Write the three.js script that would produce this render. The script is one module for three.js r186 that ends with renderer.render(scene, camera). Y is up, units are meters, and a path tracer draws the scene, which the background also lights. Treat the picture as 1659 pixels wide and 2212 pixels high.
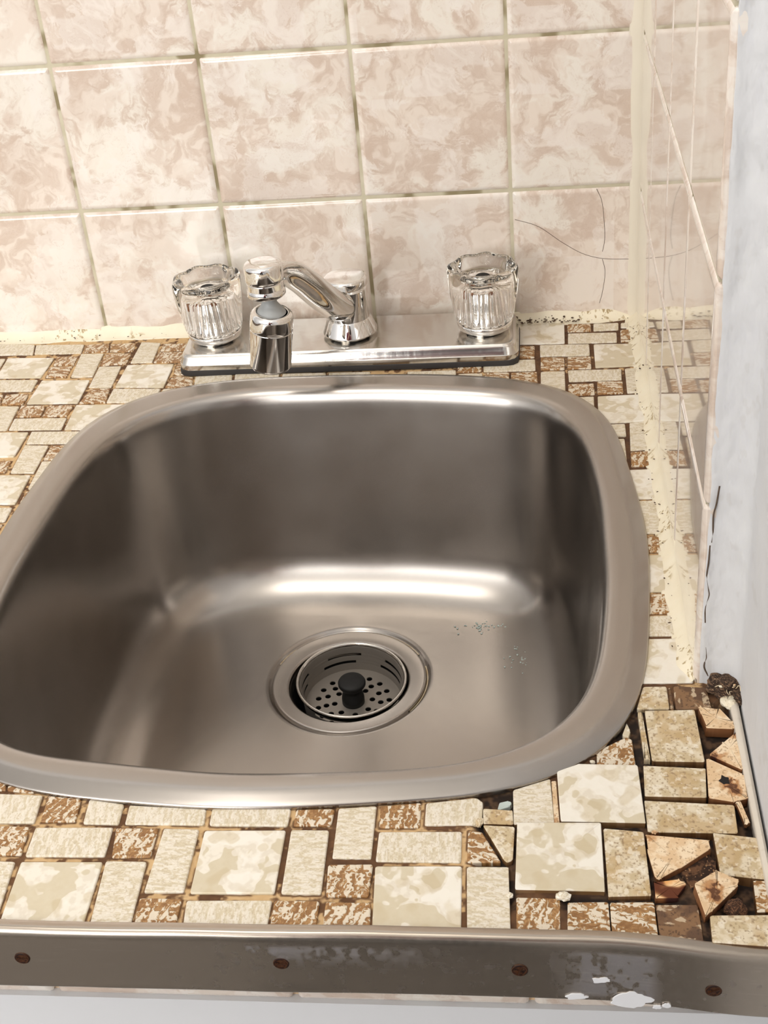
import * as THREE from 'three';
import { mergeGeometries } from 'three/addons/utils/BufferGeometryUtils.js';
import { RoundedBoxGeometry } from 'three/addons/geometries/RoundedBoxGeometry.js';
import { MarchingCubes } from 'three/addons/objects/MarchingCubes.js';
import { RectAreaLightUniformsLib } from 'three/addons/lights/RectAreaLightUniformsLib.js';

// ---------------------------------------------------------------- camera, light, exposure
// axes: x to the right (side wall tiles at x = 0), y up (counter tiles at y = 0), z towards the viewer (back wall tiles at z = 0)
const scene = new THREE.Scene();
scene.background = new THREE.Color(0x9fb4cc);
const camera = new THREE.PerspectiveCamera(42.4066, 1659 / 2212, 0.02, 30);
camera.position.set(-0.0703, 0.4367, 0.9373);
camera.rotation.set(-0.57255, 0.14611, -0.09884, 'YXZ');
const renderer = new THREE.WebGLRenderer({ antialias: true });
renderer.toneMapping = THREE.LinearToneMapping;
renderer.toneMappingExposure = 0.58;
renderer.shadowMap.enabled = true;
RectAreaLightUniformsLib.init();
const WINDOW_GLOW = 11.5, LAMP_POWER = 0.95;
{
  const w = new THREE.RectAreaLight(new THREE.Color(0.995, 0.99, 0.985), WINDOW_GLOW, 1.84, 1.1);   // daylight through the window behind the viewer
  w.position.set(-1.24, 0.72, 2.57); w.lookAt(-1.24, 0.72, 0); scene.add(w);
  const l = new THREE.PointLight(new THREE.Color(1.0, 0.955, 0.89), LAMP_POWER);                     // globe lamp hanging from the ceiling
  l.position.set(-0.5, 1.20, 0.80); l.shadow.radius = 5; l.castShadow = true; scene.add(l);
}

// ---------------------------------------------------------------- helpers
let seed = 7;
function rnd() { seed |= 0; seed = seed + 0x6D2B79F5 | 0; let t = Math.imul(seed ^ seed >>> 15, 1 | seed); t = t + Math.imul(t ^ t >>> 7, 61 | t) ^ t; return ((t ^ t >>> 14) >>> 0) / 4294967296; }
const rr = (a, b) => a + (b - a) * rnd();
const clamp = (x, a = 0, b = 1) => Math.min(b, Math.max(a, x));
const smooth = (a, b, x) => { const t = clamp((x - a) / (b - a)); return t * t * (3 - 2 * t); };
const mix = (a, b, t) => a + (b - a) * t;
const mix3 = (a, b, t) => [mix(a[0], b[0], t), mix(a[1], b[1], t), mix(a[2], b[2], t)];
function hash(x, y, s) { let h = Math.imul(x, 374761393) + Math.imul(y, 668265263) + Math.imul(s, 2147483647 - 1013) | 0; h = Math.imul(h ^ h >>> 13, 1274126177); return ((h ^ h >>> 16) >>> 0) / 4294967296; }
function vn(x, y, s, per) {                       // value noise, periodic when per is set
  const xi = Math.floor(x), yi = Math.floor(y), fx = x - xi, fy = y - yi;
  const u = fx * fx * fx * (fx * (fx * 6 - 15) + 10), v = fy * fy * fy * (fy * (fy * 6 - 15) + 10);
  const w = per ? (a) => ((a % per) + per) % per : (a) => a;
  const x0 = w(xi), x1 = w(xi + 1), y0 = w(yi), y1 = w(yi + 1);
  return mix(mix(hash(x0, y0, s), hash(x1, y0, s), u), mix(hash(x0, y1, s), hash(x1, y1, s), u), v);
}
function fbm(x, y, s, per, oct = 4, gain = 0.5) { let a = 1, t = 0, n = 0; for (let i = 0; i < oct; i++) { n += a * vn(x, y, s + i * 17, per); t += a; a *= gain; x *= 2; y *= 2; if (per) per *= 2; } return n / t; }
function dataTex(w, h, f, srgb = true) {          // f(u, v) -> [r, g, b] in 0..255
  const d = new Uint8Array(w * h * 4);
  for (let j = 0; j < h; j++) for (let i = 0; i < w; i++) { const c = f((i + 0.5) / w, (j + 0.5) / h), k = (j * w + i) * 4; d[k] = clamp(c[0], 0, 255); d[k + 1] = clamp(c[1], 0, 255); d[k + 2] = clamp(c[2], 0, 255); d[k + 3] = 255; }
  const t = new THREE.DataTexture(d, w, h, THREE.RGBAFormat); t.wrapS = t.wrapT = THREE.RepeatWrapping; t.magFilter = THREE.LinearFilter; t.minFilter = THREE.LinearFilter;
  if (srgb) t.colorSpace = THREE.SRGBColorSpace; t.needsUpdate = true; return t;
}
const grey = (w, h, f) => dataTex(w, h, (u, v) => { const x = f(u, v) * 255; return [x, x, x]; }, false);
const taken = {};
const numbered = (n) => { taken[n] = (taken[n] ?? -1) + 1; return taken[n] ? n + '_' + String(taken[n]).padStart(3, '0') : n; };
const shadow = (m) => { m.castShadow = m.receiveShadow = true; return m; };
function tag(o, label, category, group, kind) { if (label) o.userData.label = label; if (category) o.userData.category = category; if (group) o.userData.group = group; if (kind) o.userData.kind = kind; return o; }
function thing(name, label, category, pos = [0, 0, 0], group, kind) { const g = new THREE.Group(); g.name = numbered(name); g.position.set(...pos); scene.add(g); return tag(g, label, category, group, kind); }
function part(name, geo, mat, parent, label) { const m = shadow(new THREE.Mesh(geo, mat)); m.name = name; parent.add(m); if (label) m.userData.label = label; return m; }
function single(name, geo, mat, label, category, group, kind) { const m = shadow(new THREE.Mesh(geo, mat)); m.name = numbered(name); scene.add(m); return tag(m, label, category, group, kind); }
const lathe = (pts, seg = 48) => new THREE.LatheGeometry(pts.map(([r, y]) => new THREE.Vector2(r, y)), seg);

function roundPoly(p, r, seg = 3) {               // corners of a polygon [[x, z], ...] rounded
  const out = [], n = p.length;
  for (let i = 0; i < n; i++) {
    const a = p[(i + n - 1) % n], b = p[i], c = p[(i + 1) % n];
    const u = [a[0] - b[0], a[1] - b[1]], v = [c[0] - b[0], c[1] - b[1]], lu = Math.hypot(...u), lv = Math.hypot(...v), k = Math.min(r, lu * 0.4, lv * 0.4);
    const s = [b[0] + u[0] / lu * k, b[1] + u[1] / lu * k], e = [b[0] + v[0] / lv * k, b[1] + v[1] / lv * k];
    for (let j = 0; j <= seg; j++) { const t = j / seg; out.push([(1 - t) * (1 - t) * s[0] + 2 * t * (1 - t) * b[0] + t * t * e[0], (1 - t) * (1 - t) * s[1] + 2 * t * (1 - t) * b[1] + t * t * e[1]]); }
  }
  return out;
}
function insetPoly(p, d) {                        // convex polygon moved inwards by d (area > 0)
  const n = p.length, L = p.map((a, i) => { const b = p[(i + 1) % n], u = [b[0] - a[0], b[1] - a[1]], l = Math.hypot(...u) || 1; return { a: [a[0] - u[1] / l * d, a[1] + u[0] / l * d], u: [u[0] / l, u[1] / l] }; });
  return L.map((k, i) => { const j = L[(i + n - 1) % n], c = j.u[0] * k.u[1] - j.u[1] * k.u[0]; if (Math.abs(c) < 0.05) return k.a; const t = ((k.a[0] - j.a[0]) * k.u[1] - (k.a[1] - j.a[1]) * k.u[0]) / c; return [j.a[0] + j.u[0] * t, j.a[1] + j.u[1] * t]; });
}
// a slab with rounded upper edges: polygon in x,z around its centre, top at y = 0. profile: [[inset, drop], ...] from the side inwards
function slab(poly, thick, { corner = 0.001, profile = [[0, 0.0006], [0.0002, 0.0002], [0.0007, 0]], uv = 10, off = [0, 0], turn = 0, rough = 0, seg = 3, last = 0.0003, sides = null } = {}) {
  let area = 0; for (let i = 0; i < poly.length; i++) { const a = poly[i], b = poly[(i + 1) % poly.length]; area += a[0] * b[1] - b[0] * a[1]; }
  let p = area < 0 ? poly.slice().reverse() : poly.slice();
  const rings = [[0, thick], [0, profile[0][1]], ...profile, [profile.at(-1)[0] + last, profile.at(-1)[1]]];
  const pos = [], uvs = [], idx = [], cs = Math.cos(turn), sn = Math.sin(turn), n = p.length * (seg + 1);
  const put = (x, y, z) => { pos.push(x, y, z); uvs.push((x * cs - z * sn) * uv + off[0], (x * sn + z * cs) * uv + off[1]); };
  const jit = []; for (let i = 0; i < n; i++) jit.push([rough ? rr(-rough, rough) : 0, rough ? rr(-rough, rough) : 0]);
  for (const [ins, drop] of rings) roundPoly(insetPoly(p, ins), Math.max(corner - ins * 0.6, corner * 0.3), seg).forEach(([x, z], i) => put(x + jit[i][0], -drop, z + jit[i][1]));
  for (let k = 0; k + 1 < rings.length; k++) for (let i = 0; i < n; i++) { const a = k * n + i, b = k * n + (i + 1) % n, c = a + n, d = b + n; idx.push(a, c, b, b, c, d); }
  put(0, -profile.at(-1)[1], 0); const c = pos.length / 3 - 1, l = (rings.length - 1) * n;
  for (let i = 0; i < n; i++) idx.push(l + i, c, l + (i + 1) % n);
  const g = new THREE.BufferGeometry(); g.setAttribute('position', new THREE.Float32BufferAttribute(pos, 3)); g.setAttribute('uv', new THREE.Float32BufferAttribute(uvs, 2)); if (sides) { const c = new Float32Array(pos.length).fill(1); for (let i = 0; i < 2 * n; i++) c.set(sides, i * 3); g.setAttribute('color', new THREE.BufferAttribute(c, 3)); }
  g.setIndex(idx); g.computeVertexNormals(); { const q = g.attributes.normal; for (let i = (rings.length - 2) * n; i < q.count; i++) q.setXYZ(i, 0, 1, 0); } return g;
}
const centre = (p) => { let x = 0, z = 0; for (const q of p) { x += q[0]; z += q[1]; } return [x / p.length, z / p.length]; };
const pairs = (a, k = 1e-4) => { const o = []; for (let i = 0; i < a.length; i += 2) o.push([a[i] * k, a[i + 1] * k]); return o; };
// rings of equal length -> surface; rings: [[ [x,y,z], ...], ...]
function loft(rings, closed = true, uvs = null) {
  const n = rings[0].length, pos = [], uv = [], idx = [], m = closed ? n : n - 1;
  rings.forEach((r, k) => r.forEach((q, i) => { pos.push(...q); uv.push(...(uvs ? uvs(k, i, q) : [i / n, k / rings.length])); }));
  for (let k = 0; k + 1 < rings.length; k++) for (let i = 0; i < m; i++) { const a = k * n + i, b = k * n + (i + 1) % n; idx.push(a, a + n, b, b, a + n, b + n); }
  const g = new THREE.BufferGeometry(); g.setAttribute('position', new THREE.Float32BufferAttribute(pos, 3)); g.setAttribute('uv', new THREE.Float32BufferAttribute(uv, 2)); g.setIndex(idx); g.computeVertexNormals(); return g;
}
function tube(pts, r, seg = 24, sides = 6) { return new THREE.TubeGeometry(new THREE.CatmullRomCurve3(pts.map((p) => new THREE.Vector3(...p))), seg, r, sides, false); }
function lump(rx, ry, rz, rough, s, detail = 3) {      // an irregular clod or chip
  const g = new THREE.IcosahedronGeometry(1, detail), p = g.attributes.position;
  for (let i = 0; i < p.count; i++) { const x = p.getX(i), y = p.getY(i), z = p.getZ(i), k = 1 + rough * ((fbm(x * 2.1 + 9 + z, y * 2.1 + 5 + s, s, 0, 3) - 0.5) * 2 + (vn(x * 7 + z * 5, y * 7 + 3, s + 3) - 0.5) * 0.5); p.setXYZ(i, x * rx * k, y * ry * k, z * rz * k); }
  g.computeVertexNormals(); return g;
}

// ---------------------------------------------------------------- textures and materials
const marble = dataTex(896, 896, (u, v) => {                      // pinkish beige marbled glaze, 0.434 m a side
  const P = 12, x = u * P, y = v * P;
  const w1 = fbm(x, y, 1, P, 4), w2 = fbm(x + 3.3, y + 7.7, 5, P, 4);
  const n = fbm(x * 2 + w1 * 6, y * 2 + w2 * 6, 9, 2 * P, 5, 0.6);
  const m = fbm(x + w2 * 2, y + w1 * 2, 21, P, 5, 0.55), f = fbm(x * 5 + n * 10, y * 5 + w1 * 10, 33, 5 * P, 3, 0.6);
  let c = mix3([223, 210, 197], [207, 189, 174], smooth(0.36, 0.66, n));
  c = mix3(c, [199, 178, 161], smooth(0.5, 0.8, n * 0.5 + f * 0.5) * 0.7);
  c = mix3(c, [231, 225, 214], smooth(0.48, 0.66, m * 0.8 + (1 - f) * 0.2) * 0.8);
  c = mix3(c, [233, 226, 219], smooth(0.55, 0.60, fbm(x * 1.7 + f, y * 1.7, 45, 0, 3)) * 0.45);
  return mix3(c, [188, 164, 147], smooth(0.03, 0.0, Math.abs(f - 0.52)) * 0.3 * smooth(0.42, 0.6, n));
});
const blotch = dataTex(768, 768, (u, v) => {                      // cream blotches on khaki, 0.16 m a side
  const P = 12, x = u * P, y = v * P, w1 = fbm(x, y, 41, P, 3), w2 = fbm(x + 5, y + 2, 47, P, 3);
  const n = fbm(x + w1 * 2.2, y + w2 * 2.2, 53, P, 3, 0.45), f = fbm(x * 5, y * 5, 59, 60, 3);
  let c = mix3([212, 200, 174], [206, 192, 163], f);
  c = mix3(c, mix3([232, 224, 208], [222, 212, 194], smooth(0.4, 0.7, f)), smooth(0.41, 0.46, n));
  c = mix3(c, [238, 232, 220], smooth(0.58, 0.66, n) * 0.8);
  return mix3(c, [186, 164, 122], smooth(0.68, 0.84, vn(x * 2, y * 2, 61, 24)) * 0.3);
});
const grain = dataTex(512, 512, (u, v) => {                         // speckled pale rectangles, 0.08 m a side
  const P = 40, x = u * P, y = v * P, n = fbm(x * 0.7 + fbm(x, y, 3, P) * 2, y * 1.6, 67, 64, 3), f = fbm(x * 2, y * 3, 71, 240, 2);
  let c = mix3([208, 194, 166], [226, 216, 198], smooth(0.32, 0.62, n));
  c = mix3(c, [234, 228, 216], smooth(0.55, 0.8, f) * 0.5);
  return mix3(c, [186, 168, 138], smooth(0.36, 0.2, f) * 0.4);
});
const grainBump = grey(512, 512, (u, v) => { const P = 40, x = u * P, y = v * P; return fbm(x * 0.7 + fbm(x, y, 3, P) * 2, y * 1.6, 67, 64, 3); });
const fleck = dataTex(512, 512, (u, v) => {                         // brown tiles with pale flecks, 0.08 m a side
  const P = 36, x = u * P, y = v * P, w = fbm(x, y, 81, P, 2) * 3, n = fbm(x * 0.75 + w, y * 1.5 + w, 83, 54, 3, 0.5), b = fbm(x * 0.3, y * 0.3, 91, 0, 2);
  let c = mix3([176, 134, 84], [152, 109, 62], smooth(0.3, 0.7, fbm(x * 2, y * 2, 87, 56, 3)));
  c = mix3(c, [222, 208, 186], smooth(0.49, 0.57, n + (b - 0.5) * 0.14));
  return mix3(c, [112, 72, 36], smooth(0.4, 0.3, n) * 0.4);
});
const fleckBump = grey(512, 512, (u, v) => { const P = 36, x = u * P, y = v * P, w = fbm(x, y, 81, P, 2) * 3; return smooth(0.4, 0.65, fbm(x * 0.75 + w, y * 1.5 + w, 83, 54, 3)); });
const dirtyGrain = dataTex(512, 512, (u, v) => {                    // stained and speckled with dirt, 0.08 m a side
  const P = 24, x = u * P, y = v * P, n = fbm(x, y, 101, P, 4), d = fbm(x * 3, y * 3, 103, 72, 3), s = fbm(x * 0.33, y * 0.33, 109, 8, 3);
  let c = mix3([198, 178, 142], [220, 206, 180], smooth(0.34, 0.64, n));
  c = mix3(c, [184, 152, 104], smooth(0.46, 0.68, s) * 0.6);
  c = mix3(c, [136, 110, 80], smooth(0.56, 0.82, d) * 0.6);
  return mix3(c, [238, 230, 214], smooth(0.6, 0.75, fbm(x * 1.3 + 4, y * 1.3, 113, 31, 3)) * 0.6);
});
const darkFleck = dataTex(512, 512, (u, v) => {
  const P = 24, x = u * P, y = v * P, n = fbm(x * 0.8, y * 1.4, 121, 24, 4), d = fbm(x * 3, y * 3, 125, 72, 3);
  let c = mix3([132, 98, 66], [96, 68, 46], smooth(0.35, 0.65, fbm(x * 0.5, y * 0.5, 129, 12, 3)));
  c = mix3(c, [198, 178, 150], smooth(0.55, 0.64, n) * 0.9);
  return mix3(c, [70, 48, 32], smooth(0.6, 0.75, d) * 0.6);
});
const biscuit = dataTex(512, 512, (u, v) => {                       // raw peach clay with rust stains, 0.08 m a side
  const P = 16, x = u * P, y = v * P, n = fbm(x, y, 131, P, 5, 0.6), s = fbm(x * 0.5 + n, y * 0.5, 137, 8, 4), d = fbm(x * 5, y * 5, 139, 80, 2);
  let c = mix3([220, 188, 148], [236, 214, 182], smooth(0.35, 0.65, n));
  c = mix3(c, [170, 112, 62], smooth(0.56, 0.7, s) * 0.7);
  c = mix3(c, [78, 44, 24], smooth(0.7, 0.76, s) * 0.8);
  return mix3(c, [150, 116, 84], smooth(0.66, 0.8, d) * 0.5);
});
const rust = dataTex(256, 256, (u, v) => { const n = fbm(u * 10, v * 10, 141, 10, 4), s = fbm(u * 6, v * 6, 143, 6, 3); return mix3(mix3([224, 160, 92], [240, 204, 158], smooth(0.4, 0.6, n)), [96, 46, 18], smooth(0.5, 0.62, s)); });
const dirt = dataTex(512, 512, (u, v) => { const n = fbm(u * 30, v * 30, 151, 30, 4, 0.6), s = vn(u * 90, v * 90, 153, 90); return mix3(mix3([46, 32, 23], [104, 80, 60], smooth(0.4, 0.7, n)), [188, 160, 128], smooth(0.82, 0.9, s) * 0.7); });
const plasterMap = dataTex(512, 512, (u, v) => { const n = fbm(u * 14, v * 14, 161, 14, 5), d = fbm(u * 40, v * 40, 163, 40, 3); return mix3(mix3([212, 212, 212], [204, 204, 206], n), [196, 194, 192], smooth(0.72, 0.82, d) * 0.4); });
const plasterBump = grey(384, 384, (u, v) => fbm(u * 24, v * 24, 165, 24, 5, 0.55));
const brushed = grey(512, 512, (u, v) => 0.40 + 0.08 * (fbm(u * 9, v * 9, 173, 9, 3) - 0.5));
const caulkMap = dataTex(512, 512, (u, v) => { const n = fbm(u * 12, v * 12, 181, 12, 4), d = fbm(u * 46, v * 46, 183, 46, 3), e = fbm(u * 8, v * 8, 187, 8, 3); return mix3(mix3([236, 228, 207], [229, 217, 190], n), [150, 126, 84], smooth(0.66, 0.76, d) * smooth(0.5, 0.66, e) * 0.8); });
const std = (o) => new THREE.MeshPhysicalMaterial(o);
const M = {
  wallTile: std({ map: marble, roughness: 0.16, clearcoat: 0.5, clearcoatRoughness: 0.06 }),
  sideTile: std({ map: marble, roughness: 0.12, clearcoat: 1, clearcoatRoughness: 0.03 }),
  grout: std({ map: dataTex(512, 512, (u, v) => { const n = fbm(u * 60, v * 60, 191, 60, 3), d = fbm(u * 24, v * 24, 193, 24, 3); return mix3(mix3([184, 176, 150], [204, 196, 174], n), [138, 126, 96], smooth(0.56, 0.74, d)); }), roughness: 0.95 }),
  plaster: std({ map: plasterMap, bumpMap: plasterBump, bumpScale: 0.0012, roughness: 0.75 }),
  paint: std({ color: 0xd6d6d7, roughness: 0.7 }),
  big: std({ map: blotch, roughness: 0.3, clearcoat: 0.3, clearcoatRoughness: 0.2 }),
  rect: std({ map: grain, bumpMap: grainBump, bumpScale: 0.00025, roughness: 0.42 }),
  small: std({ map: fleck, bumpMap: fleckBump, bumpScale: 0.0003, roughness: 0.42 }),
  stained: std({ map: dirtyGrain, roughness: 0.6 }),
  darkSmall: std({ map: darkFleck, roughness: 0.55 }),
  biscuit: std({ map: biscuit, roughness: 0.85 }),
  rust: std({ map: rust, roughness: 0.85 }),
  dirt: std({ map: dirt, roughness: 1 }),
  caulk: std({ map: caulkMap, roughness: 0.5 }),
  paleCaulk: std({ color: 0xddd3c0, roughness: 0.55 }),
  steel: std({ color: 0xaaa49e, metalness: 1, roughness: 0.62, roughnessMap: brushed, anisotropy: 0.7 }),
  dullSteel: std({ color: 0x9a938b, metalness: 0.55, roughness: 0.5 }),
  chrome: std({ color: 0xe9e7e4, metalness: 1, roughness: 0.05 }),
  dullChrome: std({ color: 0xd0ccc6, metalness: 1, roughness: 0.16, bumpMap: grey(256, 256, (u, v) => fbm(u * 30, v * 30, 201, 30, 4)), bumpScale: 0.00008 }),
  alu: std({ color: 0xb4aca4, metalness: 1, roughness: 0.34 }),
  rubber: std({ color: 0x2a2726, roughness: 0.6 }),
  black: std({ color: 0x0b0a0a, roughness: 0.65 }),
  greyPlastic: std({ color: 0x9b9d9c, roughness: 0.4 }),
  acrylic: std({ color: 0xffffff, roughness: 0.02, transmission: 1, thickness: 0.02, ior: 1.49, attenuationColor: new THREE.Color(0.93, 0.9, 0.84), attenuationDistance: 0.05 }),
  rustPart: std({ color: 0x8a4f1e, roughness: 0.7 }),
  screwRust: std({ map: rust, color: 0x5c483c, roughness: 0.55, metalness: 0.4 }),
  glassChip: std({ color: 0xb9c4bf, roughness: 0.25 }),
  whitePaint: std({ color: 0xe6e6e8, roughness: 0.5 }),
  crack: std({ color: 0x5a4a3c, roughness: 0.9 }),
};

// ---------------------------------------------------------------- the room around the sink
const P = 0.1085, JX = -0.0919, JY = 0.1033;         // wall tile pitch, a vertical joint, a horizontal joint
const box = (x0, x1, y0, y1, z0, z1) => { const g = new THREE.BoxGeometry(x1 - x0, y1 - y0, z1 - z0); g.translate((x0 + x1) / 2, (y0 + y1) / 2, (z0 + z1) / 2); const p = g.attributes.position, n = g.attributes.normal, u = g.attributes.uv; for (let i = 0; i < p.count; i++) { const ax = Math.abs(n.getX(i)), ay = Math.abs(n.getY(i)); u.setXY(i, (ax > 0.5 ? p.getZ(i) : p.getX(i)) * 2, (ay > 0.5 ? p.getZ(i) : p.getY(i)) * 2); } return g; };
const cushion = [[0, 0.0022], [0.0003, 0.0016], [0.0012, 0.0008], [0.0025, 0.00022], [0.0040, 0]];
const struct = (name, label) => thing(name, label, null, [0, 0, 0], null, 'structure');

const wallBack = struct('wall_back', 'back wall of square beige marbled tiles behind the sink');
part('grout_backing', box(-0.9, 0.02, -0.05, JY + 4 * P, -0.02, -0.0016), M.grout, wallBack);
part('painted_wall', box(-2.3, 0.1, -0.9, 1.42, -0.14, -0.02), M.paint, wallBack);
function wallTile(parent, x0, x1, y0, y1, side, mat) {
  const w = x1 - x0 - 0.0019, h = y1 - y0 - 0.0019, g = slab([[-w / 2, -h / 2], [w / 2, -h / 2], [w / 2, h / 2], [-w / 2, h / 2]], 0.006, { corner: 0.0016, profile: cushion, uv: 2.304, off: [rnd(), rnd()], turn: Math.floor(rr(0, 4)) * Math.PI / 2 });
  const m = part('wall_tile', g, mat, parent), lift = rr(-0.0002, 0.0002);
  if (side) { m.rotation.set(0, 0, Math.PI / 2); m.position.set(lift, (y0 + y1) / 2, (x0 + x1) / 2); g.rotateY(Math.PI / 2); }
  else { m.rotation.x = Math.PI / 2; m.position.set((x0 + x1) / 2, (y0 + y1) / 2, lift); }
  return m;
}
const rowY = [-0.012, JY, JY + P, JY + 2 * P, JY + 3 * P, JY + 4 * P];
for (let r = 0; r < 5; r++) for (let c = 0; c < 8; c++) wallTile(wallBack, c ? JX - c * P : JX, c ? JX - (c - 1) * P : 0.004, rowY[r], rowY[r + 1], false, M.wallTile);
// hairline cracks in the cut tile beside the corner
for (const line of [[[-0.030, 0.1018], [-0.0265, 0.0935], [-0.0245, 0.078], [-0.0240, 0.062], [-0.0255, 0.0535]], [[-0.0895, 0.0815], [-0.073, 0.0755], [-0.055, 0.062], [-0.040, 0.0525], [-0.0255, 0.0480], [-0.004, 0.0465]], [[-0.0255, 0.0475], [-0.0235, 0.038], [-0.0255, 0.02], [-0.0275, 0.012]]])
  part('crack', tube(line.map(([x, y]) => [x, y, 0.00002]), 0.0002, 30, 5), M.crack, wallBack);

const wallRight = struct('wall_right', 'right wall, glossy beige tiles ending at rough white plaster');
part('grout_backing', box(0.0016, 0.006, -0.05, JY + 4 * P, -0.01, 0.4225), M.grout, wallRight);
part('painted_wall', box(0.0205, 0.14, -0.9, 1.42, -0.14, 2.7), M.plaster, wallRight);
const sideZ = [0.0035, 0.1015, 0.21, 0.3185, 0.4268];
for (let r = 0; r < 5; r++) for (let c = 0; c < 4; c++) wallTile(wallRight, sideZ[c], sideZ[c + 1], rowY[r], rowY[r + 1], true, M.sideTile);
{ // plaster skim between the tile edge and the wall behind it: a lumpy upright strip
  const rings = [], ys = 150;
  for (let j = 0; j <= ys; j++) {
    const y = -0.006 + 0.61 * j / ys, ring = [], ed = (fbm(1.5, y * 60, 301, 0, 3) - 0.5) * 0.004;
    const add = (x, z, k) => ring.push([x + (fbm(x * 300, y * 90, 305, 0, 3) - 0.5) * 0.0008 * k, y, z + (fbm(x * 220 + 9, y * 70, 309, 0, 4) - 0.5) * 0.0022 * k]);
    add(0.0040, 0.40, 0); add(0.0030, 0.4230, 0); add(0.0026 + ed * 0.3, 0.4255, 1);
    for (let i = 0; i <= 10; i++) { const u = i / 10; add(mix(0.0032 + ed * 0.3, 0.0196, u), 0.4264 + 0.0085 * Math.pow(u, 2.6) + 0.0004 * Math.sin(i * 0.7 + y * 30), 1); }
    add(0.0204, 0.4375, 0.6); add(0.0210, 0.446, 0.3); add(0.0216, 0.458, 0); add(0.0216, 0.40, 0);
    rings.push(ring);
  }
  part('plaster', loft(rings, true, (k, i, q) => [q[0] * 6 + q[2] * 3, q[1] * 3]), M.plaster, wallRight, 'rough white plaster strip');
}
part('painted_wall', box(-2.4, -2.3, -0.9, 1.42, -0.14, 2.7), M.paint, struct('wall_left', 'plain white wall of the kitchen'));
{
  const w = struct('wall_rear', 'white wall with the window, opposite the sink');
  for (const b of [[-2.3, -2.2, -0.9, 1.42], [-0.28, 0.1, -0.9, 1.42], [-2.2, -0.28, -0.9, 0.15], [-2.2, -0.28, 1.29, 1.42]]) part('painted_wall', box(b[0], b[1], b[2], b[3], 2.6, 2.72), M.paint, w);
  const win = struct('window_1', 'bright window with white frame opposite the sink');
  const fr = std({ color: 0xe6e6e6, roughness: 0.5 });
  for (const b of [[-2.2, -2.16, 0.15, 1.29], [-0.32, -0.28, 0.15, 1.29], [-2.16, -0.32, 0.15, 0.2], [-2.16, -0.32, 1.24, 1.29]]) part('window_frame', box(b[0], b[1], b[2], b[3], 2.6, 2.66), fr, win);
  part('window_pane', box(-2.17, -0.31, 0.19, 1.25, 2.64, 2.645), std({ color: 0x000000, emissive: new THREE.Color(0.995, 0.99, 0.985), emissiveIntensity: 3, roughness: 0.4 }), win);
}
part('boards', box(-2.4, 0.14, -1.0, -0.9, -0.14, 2.72), std({ color: 0x6a645e, roughness: 0.5 }), struct('floor', 'brown kitchen floor'));
part('plasterboard', box(-2.4, 0.14, 1.42, 1.52, -0.14, 2.72), std({ color: 0xe6e4e0, roughness: 0.9 }), struct('ceiling', 'white kitchen ceiling'));
{
  const l = thing('ceiling_lamp', 'white glass globe lamp hanging from the kitchen ceiling', 'lamp', [-0.5, 1.42, 0.80]);
  part('lamp_rose', lathe([[0, 0], [0.05, 0], [0.048, -0.015], [0.012, -0.03], [0.008, -0.12], [0, -0.12]].reverse(), 32), M.whitePaint, l);
  const gl = part('lamp_globe', new THREE.SphereGeometry(0.11, 40, 24), std({ color: 0x444444, emissive: new THREE.Color(1, 0.955, 0.89), emissiveIntensity: 9, roughness: 0.3 }), l); gl.position.y = -0.22;
}

// ---------------------------------------------------------------- the sink outline, in polar form about its middle
const SC = [-0.2105, 0.302];
const OUT = [2195.3, -1.8, -32.2, -111.1, 17.3, 6.4, 2.0, -155.0, -0.9, -3.5, 4.4, 23.1, -1.6, 1.6, -2.4, 21.6, 0.5, 2.1, 0.8, -3.4, 0.2, 0.1, -2.2, -1.9, 0.7];
const INN = [1951.9, -8.3, -1.2, -97.0, 0.5, -0.9, 2.4, -145.7, -10.1, -1.0, -3.4, 17.9, 8.0, 1.7, -1.9, 20.5, -0.9, -1.4, 4.7, -3.9, -4.8, -1.1, -0.6, -3.2, 2.0];
const rad = (co, t) => { let r = co[0]; for (let k = 1; k <= 12; k++) r += co[2 * k - 1] * Math.cos(k * t) + co[2 * k] * Math.sin(k * t); return r * 1e-4; };
const NS = 220;
function outline(co, inset) {
  const p = []; for (let i = 0; i < NS; i++) { const t = i / NS * 2 * Math.PI, r = rad(co, t); p.push([SC[0] + r * Math.cos(t), SC[1] + r * Math.sin(t)]); }
  return p.map((q, i) => { const a = p[(i + NS - 3) % NS], b = p[(i + 3) % NS], d = [b[0] - a[0], b[1] - a[1]], l = Math.hypot(...d); return [q[0] - d[1] / l * inset, q[1] + d[0] / l * inset]; });
}

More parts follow.
